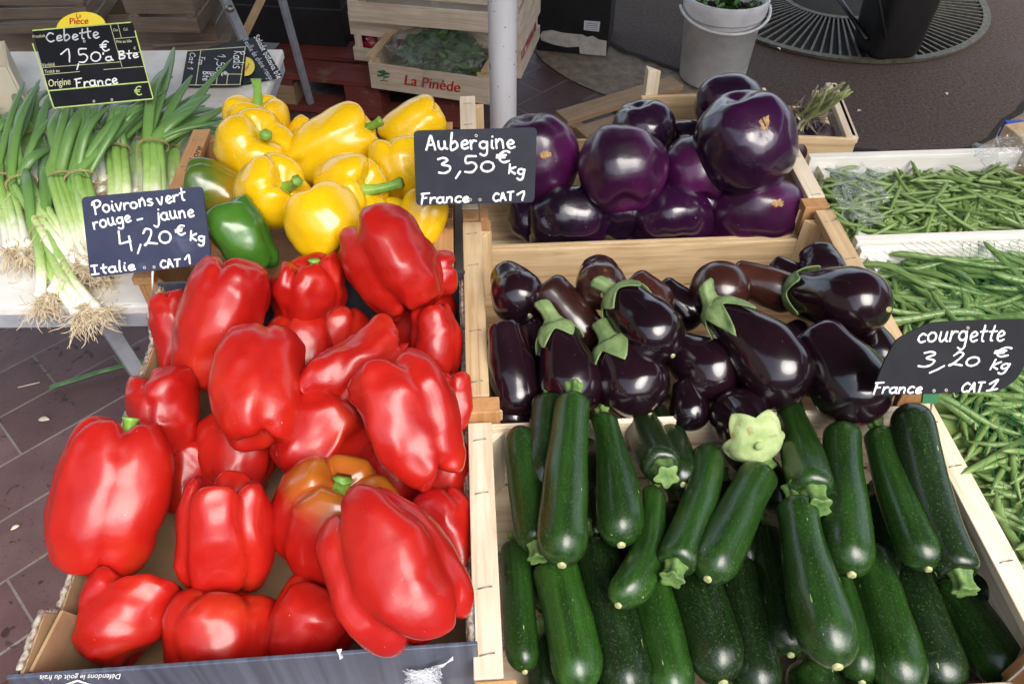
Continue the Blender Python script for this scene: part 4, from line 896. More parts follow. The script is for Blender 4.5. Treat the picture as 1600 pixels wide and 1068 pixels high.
class Board:
    """a flat board in the place, given by its outline in photo points, one point of it and its tilt"""
    def __init__(s, p0, lean, turn=0):
        s.p0 = p0; l, t = math.radians(lean), math.radians(turn); s.n = Vector((math.sin(t) * math.cos(l), -math.cos(t) * math.cos(l), math.sin(l)))
    def at(s, px, py, lift=0): return on_plane(px, py, s.p0, s.n) + s.n * lift
    def frame_(s):
        z = s.n; x = Vector((1, 0, 0)); return mat4(frame(z, x), s.p0)
    def make(s, name, outline, m, th=.0022, rc=5):
        pts = []; n = len(outline)
        for i, p in enumerate(outline):
            p, a, b = Vector(p), Vector(outline[i - 1]), Vector(outline[(i + 1) % n]); r = min(rc, (a - p).length * .4, (b - p).length * .4)
            q0, q1 = p + (a - p).normalized() * r, p + (b - p).normalized() * r
            for k in range(5):
                t = k / 4; pts.append(q0 * (1 - t) ** 2 + p * 2 * t * (1 - t) + q1 * t * t)
        s.M = s.frame_(); s.I = s.M.inverted(); n = len(pts)
        f3 = [s.I @ s.at(p.x, p.y) for p in pts]; b3 = [p - Vector((0, 0, th)) for p in f3]
        mb = MB().poly(f3 + b3, [tuple(range(n))[::-1], tuple(range(n, 2 * n))] + [(i, (i + 1) % n, n + (i + 1) % n, n + i) for i in range(n)])
        s.o = mb.build(name, m, M=s.M, smooth=False); bm = bmesh.new(); bm.from_mesh(s.o.data); bmesh.ops.recalc_face_normals(bm, faces=bm.faces); bm.to_mesh(s.o.data); bm.free()
        return s.o
    def strokes(s, lines, width, m, name='lettering', lift=.0004):
        mb = MB(); zz = 0
        for st in lines:
            pts = []
            for q in st:
                if not pts or (q - pts[-1]).length > .25: pts.append(q)
            if len(pts) < 2: pts.append(pts[0] + Vector((.3, .2, 0)))
            zz = (zz + 1) % 5
            P3 = [s.I @ s.at(q.x, q.y, lift + zz * .00004) for q in pts]
            k = depth(s.p0) / FPX; r = width * k / 2; d0, d1 = (P3[0] - P3[1]).normalized() * r * .6, (P3[-1] - P3[-2]).normalized() * r * .6
            P3 = [P3[0] + d0] + P3 + [P3[-1] + d1]; n = len(P3)
            mb.tube(P3, [r * .55] + [r * (1 + .10 * math.sin(i * .9 + zz)) for i in range(1, n - 1)] + [r * .5], 6, flat=.16, up=(0, 0, 1))
        return mb.build(name, m, s.o)
    def text(s, txt, p, size, m, ang=0, sx=1, bold=0, name='lettering', lift=.0006, shear=0, flip=False, align='LEFT'):
        c = bpy.data.curves.new('print', 'FONT'); c.body = txt; c.size = 1; c.resolution_u = 4; c.shear = shear; c.align_x = align
        o = bpy.data.objects.new('print', c); COL.objects.link(o); dg = bpy.context.evaluated_depsgraph_get()
        me = o.evaluated_get(dg).to_mesh(); V = [v.co.copy() for v in me.vertices]; Fc = [tuple(f.vertices) for f in me.polygons]; o.evaluated_get(dg).to_mesh_clear(); bpy.data.objects.remove(o)
        ca, sa = math.cos(math.radians(ang)), math.sin(math.radians(ang)); out = []
        nV = len(V)
        if bold: V = V + [v + Vector((bold * 1.6, bold * .5, 0)) for v in V]; Fc = Fc + [tuple(i + nV for i in f) for f in Fc]
        for iv, v in enumerate(V):
            if iv == nV: lift += .00004
            x, y = v.x * size * sx, v.y * size; X, Y = x * ca - y * sa, x * sa + y * ca
            out.append(s.I @ s.at(p[0] + X, p[1] - Y, lift))
        return MB().poly(out, Fc).build(name, m, s.o, smooth=False)
    def lines(s, segs, width, m, name='printed_lines', lift=.0003):
        mb = MB()
        for i, (a, b) in enumerate(segs):
            a, b = Vector((*a, 0)), Vector((*b, 0)); n_ = Vector((-(b - a).y, (b - a).x, 0)).normalized() * width / 2; l = lift + .00003 * (i % 6)
            mb.poly([s.I @ s.at(q.x, q.y, l) for q in (a - n_, b - n_, b + n_, a + n_)], [(3, 2, 1, 0)])
        return mb.build(name, m, s.o, smooth=False)
    def rings(s, cs, r, m, name='eyelet'):
        for cx, cy in cs:
            s.strokes([[Vector((cx + r * math.cos(a), cy + r * math.sin(a), 0)) for a in (i * .63 for i in range(11))]], 1.3, m, name)
    def spike(s, p, q, m=None, name='spike'):
        a = s.I @ s.at(*p, -.004); MB().tube([a, s.I @ q], .0011, 6).build(name, m or MT['steel'], s.o)
CH, CF_ = MT['chalk'], MT['chalk_faint']
# ---- poivrons board
B = Board(W(237, 433, .925), 34, -4); tag(B.make('price_board', [(127, 308), (316, 291), (331, 412), (141, 434)], MT['slate_blue'], rc=8), 'blue-black slate price board lettered Poivrons vert rouge jaune', 'price sign', 'hand-lettered price boards')
B.strokes(handwriting('Poivrons', (147, 335), (240, 320), 10.5, seed=1) + handwriting('vert', (248, 321), (290, 312), 10, seed=2) + handwriting('rouge', (147, 358), (205, 346), 10.5, seed=3) + handwriting('-', (213, 347), (228, 344), 9, seed=4) + handwriting('jaune', (244, 345), (303, 338), 11, seed=5), 3.5, CH)
B.strokes(handwriting('4,20', (186, 391), (269, 379), 14.5, seed=6) + handwriting('\u20ac', (276, 368), (290, 366), 10.5, seed=7) + handwriting('Kg', (297, 375), (320, 377), 8.5, seed=8), 3.6, CH)
B.strokes(handwriting('Italie', (143, 429), (211, 421), 8.6, seed=9), 3.4, CH); B.strokes(handwriting('CAT', (251, 419), (282, 415), 7.2, seed=10) + handwriting('1', (290, 414), (300, 411), 7.4, seed=11), 3.4, CH)
B.rings([(226, 418), (241, 417), (222, 310)], 1.8, MT['tornpaper']); B.spike((236, 424), W(238, 466, .87), MT['chalk'])
# ---- aubergine board
B = Board(W(748, 318, .965), 30, 2); tag(B.make('price_board', [(646, 204), (839, 199), (835, 316), (650, 321)], MT['slate'], rc=8), 'slate price board lettered Aubergine standing on the crate corner', 'price sign', 'hand-lettered price boards')
B.strokes(handwriting('Aubergine', (666, 234), (804, 232), 13, seed=21, jitter=.03), 3.9, CH)
B.strokes(handwriting('3,50', (685, 272), (772, 268), 13.5, seed=22) + handwriting('\u20ac', (776, 254), (795, 255), 11, seed=23) + handwriting('Kg', (794, 271), (819, 274), 8.5, slant=.0, seed=24), 3.9, CH)
B.strokes(handwriting('France', (657, 318), (732, 315), 8.8, slant=.1, seed=25), 3.7, CH); B.strokes(handwriting('CAT', (770, 315), (802, 312), 8, slant=.1, seed=26) + handwriting('1', (806, 313), (820, 313), 7.2, seed=27), 3.7, CH)
B.rings([(744, 212), (735, 312), (750, 312)], 1.9, MT['tornpaper']); B.spike((748, 316), W(750, 352, .88))
# ---- courgette board
B = Board(W(1468, 612, .985), 34, 3); tag(B.make('price_board', [(1361, 618), (1381, 566), (1400, 530), (1452, 504), (1500, 501), (1612, 498), (1606, 560), (1590, 592), (1562, 611)], MT['slate_black'], rc=14), 'black price board with cut corners lettered courgette', 'price sign', 'hand-lettered price boards')
B.strokes(handwriting('courgette', (1432, 534), (1567, 532), 14.5, slant=.22, seed=31, jitter=.03) , 3.5, CH)
B.strokes(handwriting('3', (1433, 572), (1457, 572), 13, slant=.18, seed=32) + [[Vector((1452, 582, 0)), Vector((1464, 577, 0)), Vector((1475, 571, 0))]] + handwriting('20', (1480, 572), (1527, 571), 11.5, slant=.2, seed=33) + handwriting('\u20ac', (1551, 557), (1573, 557), 9.5, slant=.2, seed=34) + handwriting('Kg', (1545, 577), (1574, 577), 9.5, slant=.3, seed=35), 3.5, CH)
B.strokes(handwriting('France', (1363, 614), (1438, 614), 9.5, slant=.22, seed=36), 3.5, CH); B.strokes(handwriting('CAT', (1500, 612), (1534, 612), 9.4, slant=.3, seed=37) + handwriting('1', (1538, 610), (1551, 609), 8.6, slant=.3, seed=38) + [[Vector((1541, 610, 0)), Vector((1558, 607, 0))]], 3.5, CH)
B.rings([(1512, 512), (1459, 610), (1478, 609)], 1.9, MT['tornpaper'])
gc = B.I @ B.at(1458, 616, -.004)
MB().box(gc.x - .008, gc.x + .008, gc.y - .010, gc.y + .004, -.006, -.0032).build('green_clip', MT['greenclip'] if 'greenclip' in MT else surf('green_plastic_clip', [(.3, (.005, .10, .03)), (.7, (.008, .13, .035))], 20, rough=.4), B.o, smooth=False)
B.spike((1462, 612), W(1452, 655, .86))
# ---- cebette board (printed)
B = Board(W(162, 163, .87), 40, -6); tag(B.make('price_board', [(50, 47), (206, 34), (241, 155), (84, 170)], MT['slate_black'], rc=4), 'printed black price board with lime lines lettered Cebette', 'price sign', 'printed black price boards')
B.lines([((50.5, 48), (205, 35)), ((211, 48), (239.5, 154)), ((84, 169), (239, 154.5)), ((51, 68), (84, 168)), ((76, 142), (232, 128))], 2.0, MT['lime'])
B.lines([((66, 106), (188, 97)), ((69, 117), (125, 112)), ((162, 109), (226, 104)), ((172, 38), (191, 105)), ((184, 37), (190, 60)), ((179, 61), (213, 58)), ((186, 84), (219, 82))], .8, MT['cream'])
B.text('Produit', (51, 60), 7.0, MT['cream'], 5, .95); B.text('Vari\u00e9t\u00e9', (66, 105), 8.2, MT['cream'], 5, .85, .01); B.text('Trait\u00e9 au', (70, 115), 7.6, MT['cream'], 5, .85, .01)
B.text('Origine', (76, 136), 16, MT['cream'], 6, .72, .012); B.text('Cat.', (177, 49.5), 6.2, MT['cream'], 4, .8, .01); B.text('Cal.', (193, 48.5), 6.2, MT['cream'], 4, .8, .01); B.text('Prix au kilo', (182, 68), 6.6, MT['cream'], 4, .8, .012)
B.text('\u20ac', (209, 78), 6, MT['cream'], 4, 1, .01); B.text('\u20ac', (210, 150), 20, MT['lime'], 5, 1.0, .012)
B.strokes(handwriting('Cebette', (73, 66), (155, 59), 9.0, seed=41), 2.6, CF_)
B.strokes(handwriting('1', (96, 98), (115, 97), 12, seed=42) + [[Vector((123, 100, 0)), Vector((120.5, 109, 0))]] + handwriting('50', (123, 98), (158, 95), 11, seed=43) + handwriting("'a", (161, 96), (177, 94), 7, seed=44) + handwriting('\u20ac', (158, 80), (171, 80), 10.5, seed=45) + handwriting('Bte', (186, 93), (216, 90), 7.4, seed=46), 2.6, CH)
B.strokes(handwriting('France', (119, 137), (184, 131), 8.4, seed=47), 2.7, CH); B.rings([(147, 158.5), (175, 156), (132, 65)], 1.6, MT['tornpaper'])
B.spike((165, 160), W(172, 195, .80))
cp = [(87, 43.8)] + [(125 + 38.5 * math.cos(math.radians(a)), 42 - 24 * math.sin(math.radians(a)) - (math.cos(math.radians(a))) * 2.6) for a in range(172, 0, -12)] + [(163.5, 37.5)]
mb = MB(); n_ = len(cp); f3 = [B.I @ B.at(*p, -.0028) for p in cp]; b3 = [p - Vector((0, 0, .001)) for p in f3]
cd = mb.poly(f3 + b3, [tuple(range(n_)), tuple(range(n_, 2 * n_))[::-1]] + [(i, n_ + i, n_ + (i + 1) % n_, (i + 1) % n_) for i in range(n_)]).build('price_tab', MT['sunyellow'], B.o, smooth=False)
t_ = B.text('La', (117, 27.5), 9.5, MT['redprint'], 2, 1, .02, lift=-.0022); t_ = B.text('Pi\u00e8ce', (106.5, 38), 14.5, MT['redprint'], 2, .98, .035, lift=-.0022)
# ---- boards lying on the left table
def flat_board(z, pts, m, label, rc, tl=90):
    b = Board(W(*pts[0], z), tl); tag(b.make('price_board', pts, m, rc=rc), label, 'price sign', 'price boards laid flat'); return b
B = flat_board(TZ + .007, [(326, 74), (404, 57), (441, 117), (436, 121), (376, 132), (300, 133)], MT['slate_black'], 'black board lettered Salade batavia lying under the radis board', 3)
B.strokes(handwriting('Salade batavia bte', (397, 58), (434, 124), 5.0, seed=51), 1.5, CH); B.strokes(handwriting('Feuille de ch\u00e9ne-rouge'.replace('F', 'F'), (380, 64), (422, 126), 4.6, seed=52), 1.3, CF_)
B = flat_board(TZ + .0125, [(293, 79), (384.5, 72.5), (375.5, 133), (283, 134)], MT['slate_black'], 'black board with cream border lettered Radis lying on the table corner', 2)
B.lines([((294, 80), (384, 73.5)), ((383.5, 73), (375, 132.5)), ((376, 132.5), (284, 133.5)), ((314, 78.5), (306, 133)), ((347, 116), (379, 116.5)), ((340, 116), (338, 133)), ((356, 116), (354, 133))], 1.3, MT['cream'])
B.strokes(handwriting('Radis', (366, 80), (364, 107), 9, seed=53), 1.9, CH); B.strokes(handwriting('1,50', (340, 85), (338, 112), 7, seed=54) + handwriting('\u20ac', (347, 112), (346, 119), 7, seed=57) + handwriting('la', (330, 112), (329, 119), 5, seed=58) + handwriting('Bte', (318, 112), (317, 126), 6, seed=55), 1.6, CH)
B.strokes(handwriting('Fra', (312, 89), (310, 101), 5, seed=56) + handwriting('Cat 1', (298, 82), (293, 108), 4.6, seed=59), 1.4, CH)
cp = [(384, 87)] + [(383 + 14.5 * math.cos(math.radians(a)), 102 - 14.5 * math.sin(math.radians(a))) for a in range(80, -75, -14)] + [(381.5, 116.5)]
f3 = [B.I @ B.at(*p, -.0025) for p in cp]; n_ = len(f3); b3 = [p - Vector((0, 0, .001)) for p in f3]
MB().poly(f3 + b3, [tuple(range(n_)), tuple(range(n_, 2 * n_))[::-1]] + [(i, n_ + i, n_ + (i + 1) % n_, (i + 1) % n_) for i in range(n_)]).build('price_tab', MT['sunyellow'], B.o, smooth=False)
B.text('Pi\u00e8ce', (385, 110), 6, MT['redprint'], 65, 1, .03, lift=-.002); B.text('La', (380, 104), 5, MT['redprint'], 65, 1, .02, lift=-.002) if False else None
# ---- print on the tray front (upside down) and white emblem
B = Board(rb.matrix_world @ Vector((0, -.0045, .10)), 0, math.degrees(BYAW)); B.o = fw; B.I = fw.matrix_world.inverted() if False else rb.matrix_world.inverted()
B.text('D\u00e9fendons le go\u00fbt du frais', (190, 1050.5), 11.4, MT['chalk'], 180 + 1.0, 1.04, .006, lift=.0008, shear=.25)
B.lines([((62, 1082), (122, 1061)), ((122, 1061), (182, 1082))], 3.2, MT['chalk'], 'emblem', .0008)
# ---- stamp on the yellow crate's rail
B = Board(yc.matrix_world @ Vector((.404, .1, .1283)), 90); B.M = yc.matrix_world; B.I = yc.matrix_world.inverted(); B.o = yc
B.text('erre', (706, 342), 15, MT['blackprint'], 88, .85, .01, lift=.0004, name='stamp')
B.strokes([[Vector((702 + r * math.cos(a), 351 + r * 1.0 * math.sin(a), 0)) for a in (i * .45 for i in range(15))] for r in (7, 4.6, 2.2)], 1.3, MT['blackprint'], 'stamp')
B.p0 = yc.matrix_world @ Vector((.012, .1, .1283)); B.text('ine Lore', (296, 272), 16, MT['blackprint'], 63, .85, .01, lift=.0004, name='stamp')
# ================================================================ SPRING ONIONS
def bez(ps, n):
    out = []
    q = [ps[0]] + ps + [ps[-1]]
    segs = len(ps) - 1
    for i in range(n + 1):
        x = i / n * segs; k = min(int(x), segs - 1); t = x - k; a, b, c, d = q[k], q[k + 1], q[k + 2], q[k + 3]
        out.append(.5 * ((2 * b) + (c - a) * t + (2 * a - 5 * b + 4 * c - d) * t * t + (3 * b - a - 3 * c + d) * t ** 3))
    return out
def onion_bunch(label, root, neck, band, tips, seed, r=.0078, nroots=46, n=None, zr=.02, wroot=14, hang=.0):
    """root, neck, band: photo points with heights over the table; tips: leaf ends"""
    rnd = random.Random(seed); R0 = W(root[0], root[1], TZ + zr); M = Matrix.Translation(R0); I = M.inverted()
    base = tag(empty('spring_onion_bunch', M), label, 'spring onions', 'bunches of spring onions')
    n = n or 4; NK = W(neck[0], neck[1], TZ + neck[2]); BD_ = W(band[0], band[1], TZ + band[2]); rm = MB()
    side = (NK - R0).cross(Vector((0, 0, 1))).normalized(); k = depth(R0) / FPX
    for i in range(n):
        f = (i - (n - 1) / 2) / max(1, n - 1) * 2; o_ = side * f * wroot * k * rnd.uniform(.8, 1.2) + Vector((0, 0, rnd.uniform(-.004, .012)))
        al = (NK - R0).normalized() * rnd.uniform(-.02, .025); rr = r * rnd.uniform(.85, 1.2); a = R0 + o_ + al; b = NK + side * f * rr * 1.6 + Vector((0, 0, rnd.uniform(-.3, .9) * rr)); c = BD_ + side * f * rr * 1.5 + Vector((0, 0, rnd.uniform(-.6, 1.2) * rr))
        mine = tips[i::n] or [tips[rnd.randrange(len(tips))]]
        mb = MB(); pts = bez([a, b, c], 18); e = bez([a, b, c, c + (c - b) * .5], 20)
        rad = [rr * (1.18 if q < 2 else 1) * (1 - .15 * q / 18) * (.55 if q == 0 else 1) for q in range(19)]
        mb.tube([I @ q for q in pts], rad, 10, col=[(lerp(0, .42, (q / 18) ** 1.1),) * 3 for q in range(19)])
        for tp in mine:
            tip = W(tp[0], tp[1], TZ + tp[2]); mid = c.lerp(tip, .5) + Vector((0, 0, rnd.uniform(.0, .03))) + side * rnd.uniform(-.012, .012)
            lp = bez([pts[14], c + (c - b) * .10, mid, tip], 22); lr = rr * rnd.uniform(.8, 1.2)
            mb.tube([I @ q for q in lp], [lr * (.55 + .5 * sm(0, .45, q / 22)) * (1 - .80 * max(0, (q / 22 - .72) / .28) ** 1.6) for q in range(23)], 8, flat=.62, col=[(lerp(.26, 1, min(1, (q / 22) * 1.2)),) * 3 for q in range(23)])
        mb.build('stalk', MT['scallion'], base)
        d = (a - b).normalized()
        for j in range(nroots):
            L = rnd.uniform(.020, .055); v = (d * rnd.uniform(.2, 1.2) + side * rnd.gauss(0, .55) + Vector((0, 0, rnd.gauss(-.15, .35)))).normalized(); p = a + d * rr * .5 + Vector((rnd.gauss(0, 1), rnd.gauss(0, 1), rnd.gauss(0, .6))) * rr * .4; q = [I @ p]
            for s_ in range(6):
                v = (v + Vector((rnd.gauss(0, .35), rnd.gauss(0, .35), rnd.gauss(-.08, .3)))).normalized(); p = p + v * L / 6
                if p.y > .887 and p.z < TZ + .002: p.z = TZ + .002
                q.append(I @ p)
            rm.tube(q, [.0008, .0008, .0007, .0007, .0006, .0006, .0004], 4)
    rm.build('roots', MT['roots'], base)
    ax = (BD_ - NK).normalized(); F = frame(ax, side); rw = r * (1.0 + .62 * n / 1.6)
    bm_ = MB()
    for q in (0, 1):
        bm_.tube([I @ (BD_ + ax * (.004 * q + .002 * math.sin(a * 2)) + F @ Vector((math.cos(a) * rw, math.sin(a) * rw * .72, 0)) + Vector((0, 0, .003))) for a in (2 * math.pi * i / 24 for i in range(25))], .0008, 5, cap=False)
    bm_.build('band', MT['band'], base)
onion_bunch('bunch of spring onions nearest the outer table end, roots towards the viewer', (34, 400), (18, 340, .025), (6, 285, .035), [(38, 128, .09), (-20, 190, .06), (10, 190, .06), (-30, 230, .04), (58, 128, .07), (-12, 160, .05), (30, 170, .07)], 1, n=4, wroot=15)
onion_bunch('bunch of spring onions with a bent pale leaf looping over it', (114, 410), (72, 350, .035), (34, 290, .04), [(62, 125, .10), (88, 228, .06), (100, 170, .08), (45, 150, .08), (75, 150, .09), (28, 180, .07)], 2, n=5, wroot=15)
onion_bunch('pair of spring onions hanging their roots over the table edge', (74, 466), (80, 420, .03), (66, 350, .035), [(62, 240, .05), (80, 220, .05)], 3, n=2, wroot=9, nroots=60, zr=.012)
onion_bunch('thick white-stemmed spring onions with roots past the table edge', (132, 482), (98, 436, .025), (66, 366, .03), [(40, 260, .05), (60, 220, .05), (80, 260, .05)], 4, n=3, wroot=15, nroots=56, zr=.012)
onion_bunch('dark-leaved bunch of spring onions in the middle, tied low', (140, 420), (118, 345, .04), (98, 284, .045), [(112, 168, .10), (118, 150, .09), (135, 165, .10), (96, 165, .09), (128, 160, .11), (108, 150, .1)], 5, n=5, wroot=13)
onion_bunch('pale-stemmed bunch of spring onions just behind the poivrons board', (160, 400), (140, 335, .045), (128, 284, .05), [(152, 160, .11), (172, 165, .11), (232, 158, .10), (245, 150, .10), (200, 165, .11), (138, 165, .11), (260, 140, .1)], 6, n=6, wroot=11)
onion_bunch('bunch of spring onions fanning its leaves towards the flat boards', (238, 350), (240, 290, .05), (240, 234, .06), [(362, 92, .10), (272, 74, .09), (332, 124, .09), (328, 148, .08), (356, 165, .08), (300, 118, .09), (356, 190, .07), (262, 105, .10), (310, 165, .09)], 7, n=6, wroot=11)
onion_bunch('bunch of spring onions with dull leaves between two pale ones', (190, 360), (188, 290, .045), (184, 240, .05), [(215, 160, .09), (262, 130, .09), (235, 165, .09), (190, 165, .09), (205, 165, .10), (255, 150, .09), (285, 140, .08)], 8, n=5, wroot=11)
onion_bunch('dark bunch of spring onions lying behind beside the orange-brown crate', (268, 330), (264, 280, .02), (264, 240, .025), [(352, 185, .03), (340, 210, .03), (310, 185, .04), (300, 200, .04), (335, 170, .04), (348, 200, .03)], 9, n=5, wroot=12)
onion_bunch('dark bunch of spring onions lying at the back near the table end', (78, 300), (62, 250, .02), (52, 220, .025), [(-20, 170, .03), (20, 145, .03), (85, 140, .03), (-10, 195, .03), (60, 135, .03), (100, 150, .03), (0, 215, .03)], 10, n=5, wroot=12)
onion_bunch('dark bunch of spring onions lying under the cebette board', (152, 300), (148, 250, .02), (150, 215, .025), [(120, 150, .03), (180, 150, .03), (220, 145, .03), (255, 135, .03), (90, 160, .03), (270, 120, .03), (150, 140, .03)], 11, n=6, wroot=12)
onion_bunch('low bunch of spring onions partly covered beside the flat boards', (215, 320), (212, 270, .02), (214, 230, .025), [(300, 150, .03), (280, 165, .03), (325, 140, .03), (255, 160, .03), (320, 165, .03), (230, 165, .03)], 12, n=5, wroot=12)
onion_bunch('low bunch of spring onions at the very table end', (0, 330), (-20, 280, .02), (-30, 250, .025), [(-60, 190, .03), (10, 180, .04), (-20, 180, .04), (30, 190, .04)], 13, n=4, wroot=12)
lf = MB().tube(bez([W(74, 606, .004), W(120, 592, .006), W(165, 578, .010), W(230, 562, .006)], 16), [.002] + [.0075] * 15 + [.004], 8, flat=.5).build('fallen_leaf', MT['leafbright']); tag(lf, 'long green leaf blade dropped on the paving tiles', 'leaf'); lf.data.materials[0] = MT['leaf']
tag(MB().tube([W(28, 605, .003), W(62, 597, .004)], .0015, 5).build('straw', MT['straw']), 'pale bit of straw on the paving tiles', 'straw')
# thread tangle on the tray front
rnd = random.Random(8); mb = MB(); Bf = Board(rb.matrix_world @ Vector((0, -.006, .10)), 0, math.degrees(BYAW)); c_ = Bf.at(662, 1045); q = []
for i in range(260):
    a = i * .9 + rnd.uniform(-.4, .4); rr = .018 * rnd.uniform(.35, 1); q.append(c_ + EX * (math.cos(a) * rr) + Vector((0, -.003 - rnd.uniform(0, .006), math.sin(a * 1.13) * rr * .9)))
mb.tube(q, .00035, 3)
for i in range(7): mb.tube([c_ + EX * .008 + Vector((0, -.004, .008 + i * .0012)), Bf.at(693, 1030 - i * .6) + Vector((0, -.006, 0)), Bf.at(708, 1018 + i * .8) + Vector((0, -.004, 0))], .0004, 3)
for i in range(9): mb.tube([c_ + EX * (-.004 + i * .001) + Vector((0, -.004, -.012)), c_ + EX * (.004 + i * .0015) + Vector((0, -.005, -.03)), c_ + EX * (.012 + i * .001) + Vector((0, -.004, -.06))], .0004, 3)
tag(mb.build('thread_tangle', MT['thread']), 'tangle of white thread clinging to the tray front', 'thread')
mb = MB(); q = [Bf.at(x, y) for x, y in ((526, 1016), (534, 1015), (532, 1022), (536, 1027), (531, 1030), (529, 1022))]; mb.poly(q + [p + Vector((0, .0012, 0)) for p in q], [tuple(range(6)), tuple(range(6, 12))] + [(i, (i + 1) % 6, 6 + (i + 1) % 6, 6 + i) for i in range(6)]); mb.build('torn_patch', MT['paper'], rb, smooth=False).matrix_parent_inverse = rb.matrix_world.inverted()
# ================================================================ BACKGROUND
pl_top = Vector((-.008, 1.36, 0))
pp = W(785, 120, 1.05); px_, py_ = pp.x, 1.40
def polepoint(): 
    r = ray(786, 150); t = 1.42 / r.y; return r.x * t
po = tag(empty('awning_pole', Matrix.Translation((polepoint(), 1.42, 0))), 'chipped white awning pole rising behind the aubergine crate', 'pole')
MB().tube([(0, 0, .012), (0, 0, 1.2), (0, 0, 2.70)], .0262, 28).build('tube', MT['pole'], po)
MB().tube([(0, 0, .0), (0, 0, .012)], .07, 24).build('base_plate', MT['metal'], po, smooth=False)
def bgframe(p0, p1, z):
    a, b = W(*p0, z), W(*p1, z); x = (b - a).normalized(); y = Vector((-x.y, x.x, 0)); w = (b - a).length
    return a, math.atan2(x.y, x.x), w
# red pallet under the radish crates
a, yw, w = bgframe((398, 112), (590, 131), .145)
M = Matrix.Translation((a.x, a.y, 0)) @ Matrix.Rotation(yw, 4, 'Z'); pal = tag(empty('pallet', M), 'red-brown painted pallet under the radish crate', 'pallet')
mb = MB()
for i in range(6): mb.box(0, .82, .005 + i * .17, .13 + i * .17, .123, .145)
mb.build('deck_board', MT['redpal_x'], pal, smooth=False, bevel=.002)
for x in (0, .34, .68):
    for y in (0, .42, .84): MB().box(x + .002, x + .14, y + .002, y + .10, .022, .10).build('block', MT['old_x'] if x == 0 else MT['redpal_x'], pal, smooth=False, bevel=.002)
    MB().box(x + .002, x + .14, 0.0, .96, .1005, .1225).build('stringer_board', MT['redpal_y'], pal, smooth=False, bevel=.002)
mb = MB()
for y in (0, .42, .84): mb.box(-.003, .82, y - .003, y + .10, .0, .0215)
mb.build('bottom_board', MT['redpal_x'], pal, smooth=False, bevel=.002)
# small crate with a printed front, holding bagged leaves
a, yw, w = bgframe((575, 98), (763, 124), .247)
lp = crate('wooden_crate', 'small wooden crate with red lettering and pine tree emblem', Vector((a.x, a.y, .147)), w, .30, .128, 'pine', yaw=yw, front=[(.004, .100)], back=[(.01, .06)], rail=.03, t=.009, post=.035, staples=False, group='wooden crates on the paving', wall='pale')
B = Board(lp.matrix_world @ Vector((0, 0, .05)), 0, math.degrees(yw)); B.o = lp; B.I = lp.matrix_world.inverted(); B.M = lp.matrix_world
B.text('La Pin\u00e8de', (630, 132), 22.5, MT['redprint'], -7.8, 1.02, .03, lift=.0015)
rnd = random.Random(3); em = MB()
for (cx, cy, rx, ry) in ((597, 111, 7, 2.6), (603, 114, 7, 2.6), (595, 117, 6, 2), (604, 119, 5, 1.8)):
    em.poly([B.I @ B.at(cx + rx * math.cos(t_ * .63) * rnd.uniform(.8, 1.1), cy + 1 + ry * math.sin(t_ * .63) * rnd.uniform(.7, 1.2), .0016 + cx * 1e-7 * 3 + cy * 1e-7 * 5) for t_ in range(10)][::-1], [tuple(range(10))])
em.build('emblem', MT['greenprint'], lp, smooth=False)
B.lines([((600, 114), (600, 125)), ((600, 118), (604, 115)), ((594, 125.5), (607, 127))], 1.2, MT['blackprint'], 'emblem', .0012)
def leaf(mb, c, L, w, d, up, curl, rnd):
    s = d.cross(up).normalized(); rows = []
    for i in range(6):
        t = i / 5; ww = w * math.sin(math.pi * min(.97, .06 + t * .94)) ** .8; p = c + d * (L * t) + up * (curl * L * (t * t - t))
        rows.append([p - s * ww + up * (.25 * ww), p + up * 0, p + s * ww + up * (.25 * ww)])
    mb.grid(rows, False)
ctr = lp.matrix_world @ Vector((w * .50, .14, .06)); lx = Vector((math.cos(yw), math.sin(yw), 0)); ly = Vector((-lx.y, lx.x, 0))
mb = MB(); mb2 = MB(); rnd = random.Random(14)
for i in range(420):
    th = rnd.uniform(0, 6.28); rr = math.sqrt(rnd.random()); z = .115 * (1 - rr ** 3) * rnd.uniform(.45, 1.0)
    c = ctr + lx * (math.cos(th) * rr * .145) + ly * (math.sin(th) * rr * .095 + .012) + Vector((0, 0, z)); d = Vector((rnd.gauss(0, 1), rnd.gauss(0, 1), rnd.gauss(0, .5))).normalized(); up = Vector((rnd.gauss(0, .4), rnd.gauss(-.3, .4), 1)).normalized(); up = (up - d * up.dot(d)).normalized()
    leaf(mb2 if (math.cos(th) > .3 and math.sin(th) < -.2 and i % 2) else mb, c, rnd.uniform(.04, .06), rnd.uniform(.011, .018), d, up, rnd.uniform(-.5, .5), rnd)
bagr = tag(empty('bag_of_leaves', Matrix.Translation(ctr)), 'clear plastic bag of dark salad leaves in the small lettered crate', 'bag')
def rel(o, root): o.parent = root; o.matrix_parent_inverse = root.matrix_world.inverted(); return o
rel(mb.build('leaves', MT['leaf']), bagr); rel(mb2.build('leaves', MT['leafbright']), bagr)
rows = []
for i in range(26):
    v = i / 25; row = []
    for j in range(48):
        f = 2 * math.pi * j / 48; rr = lerp(1.04, .10, sm(.25, .95, v) ** .8) * (1 + .10 * noise.noise(Vector((math.cos(f) * 3, math.sin(f) * 3, v * 6)))); z = -.02 + .175 * v ** .6 + (.10 * sm(.8, 1, v))
        p = ctr + lx * (math.cos(f) * rr * .185 - .03 * v * v) + ly * (math.sin(f) * rr * .135 + .05 * v * v) + Vector((0, 0, z)); row.append(p + noise.noise_vector(p * 38) * .011)
    rows.append(row)
rel(MB().grid(rows).build('plastic_bag', MT['bagfilm'], smooth=False), bagr)
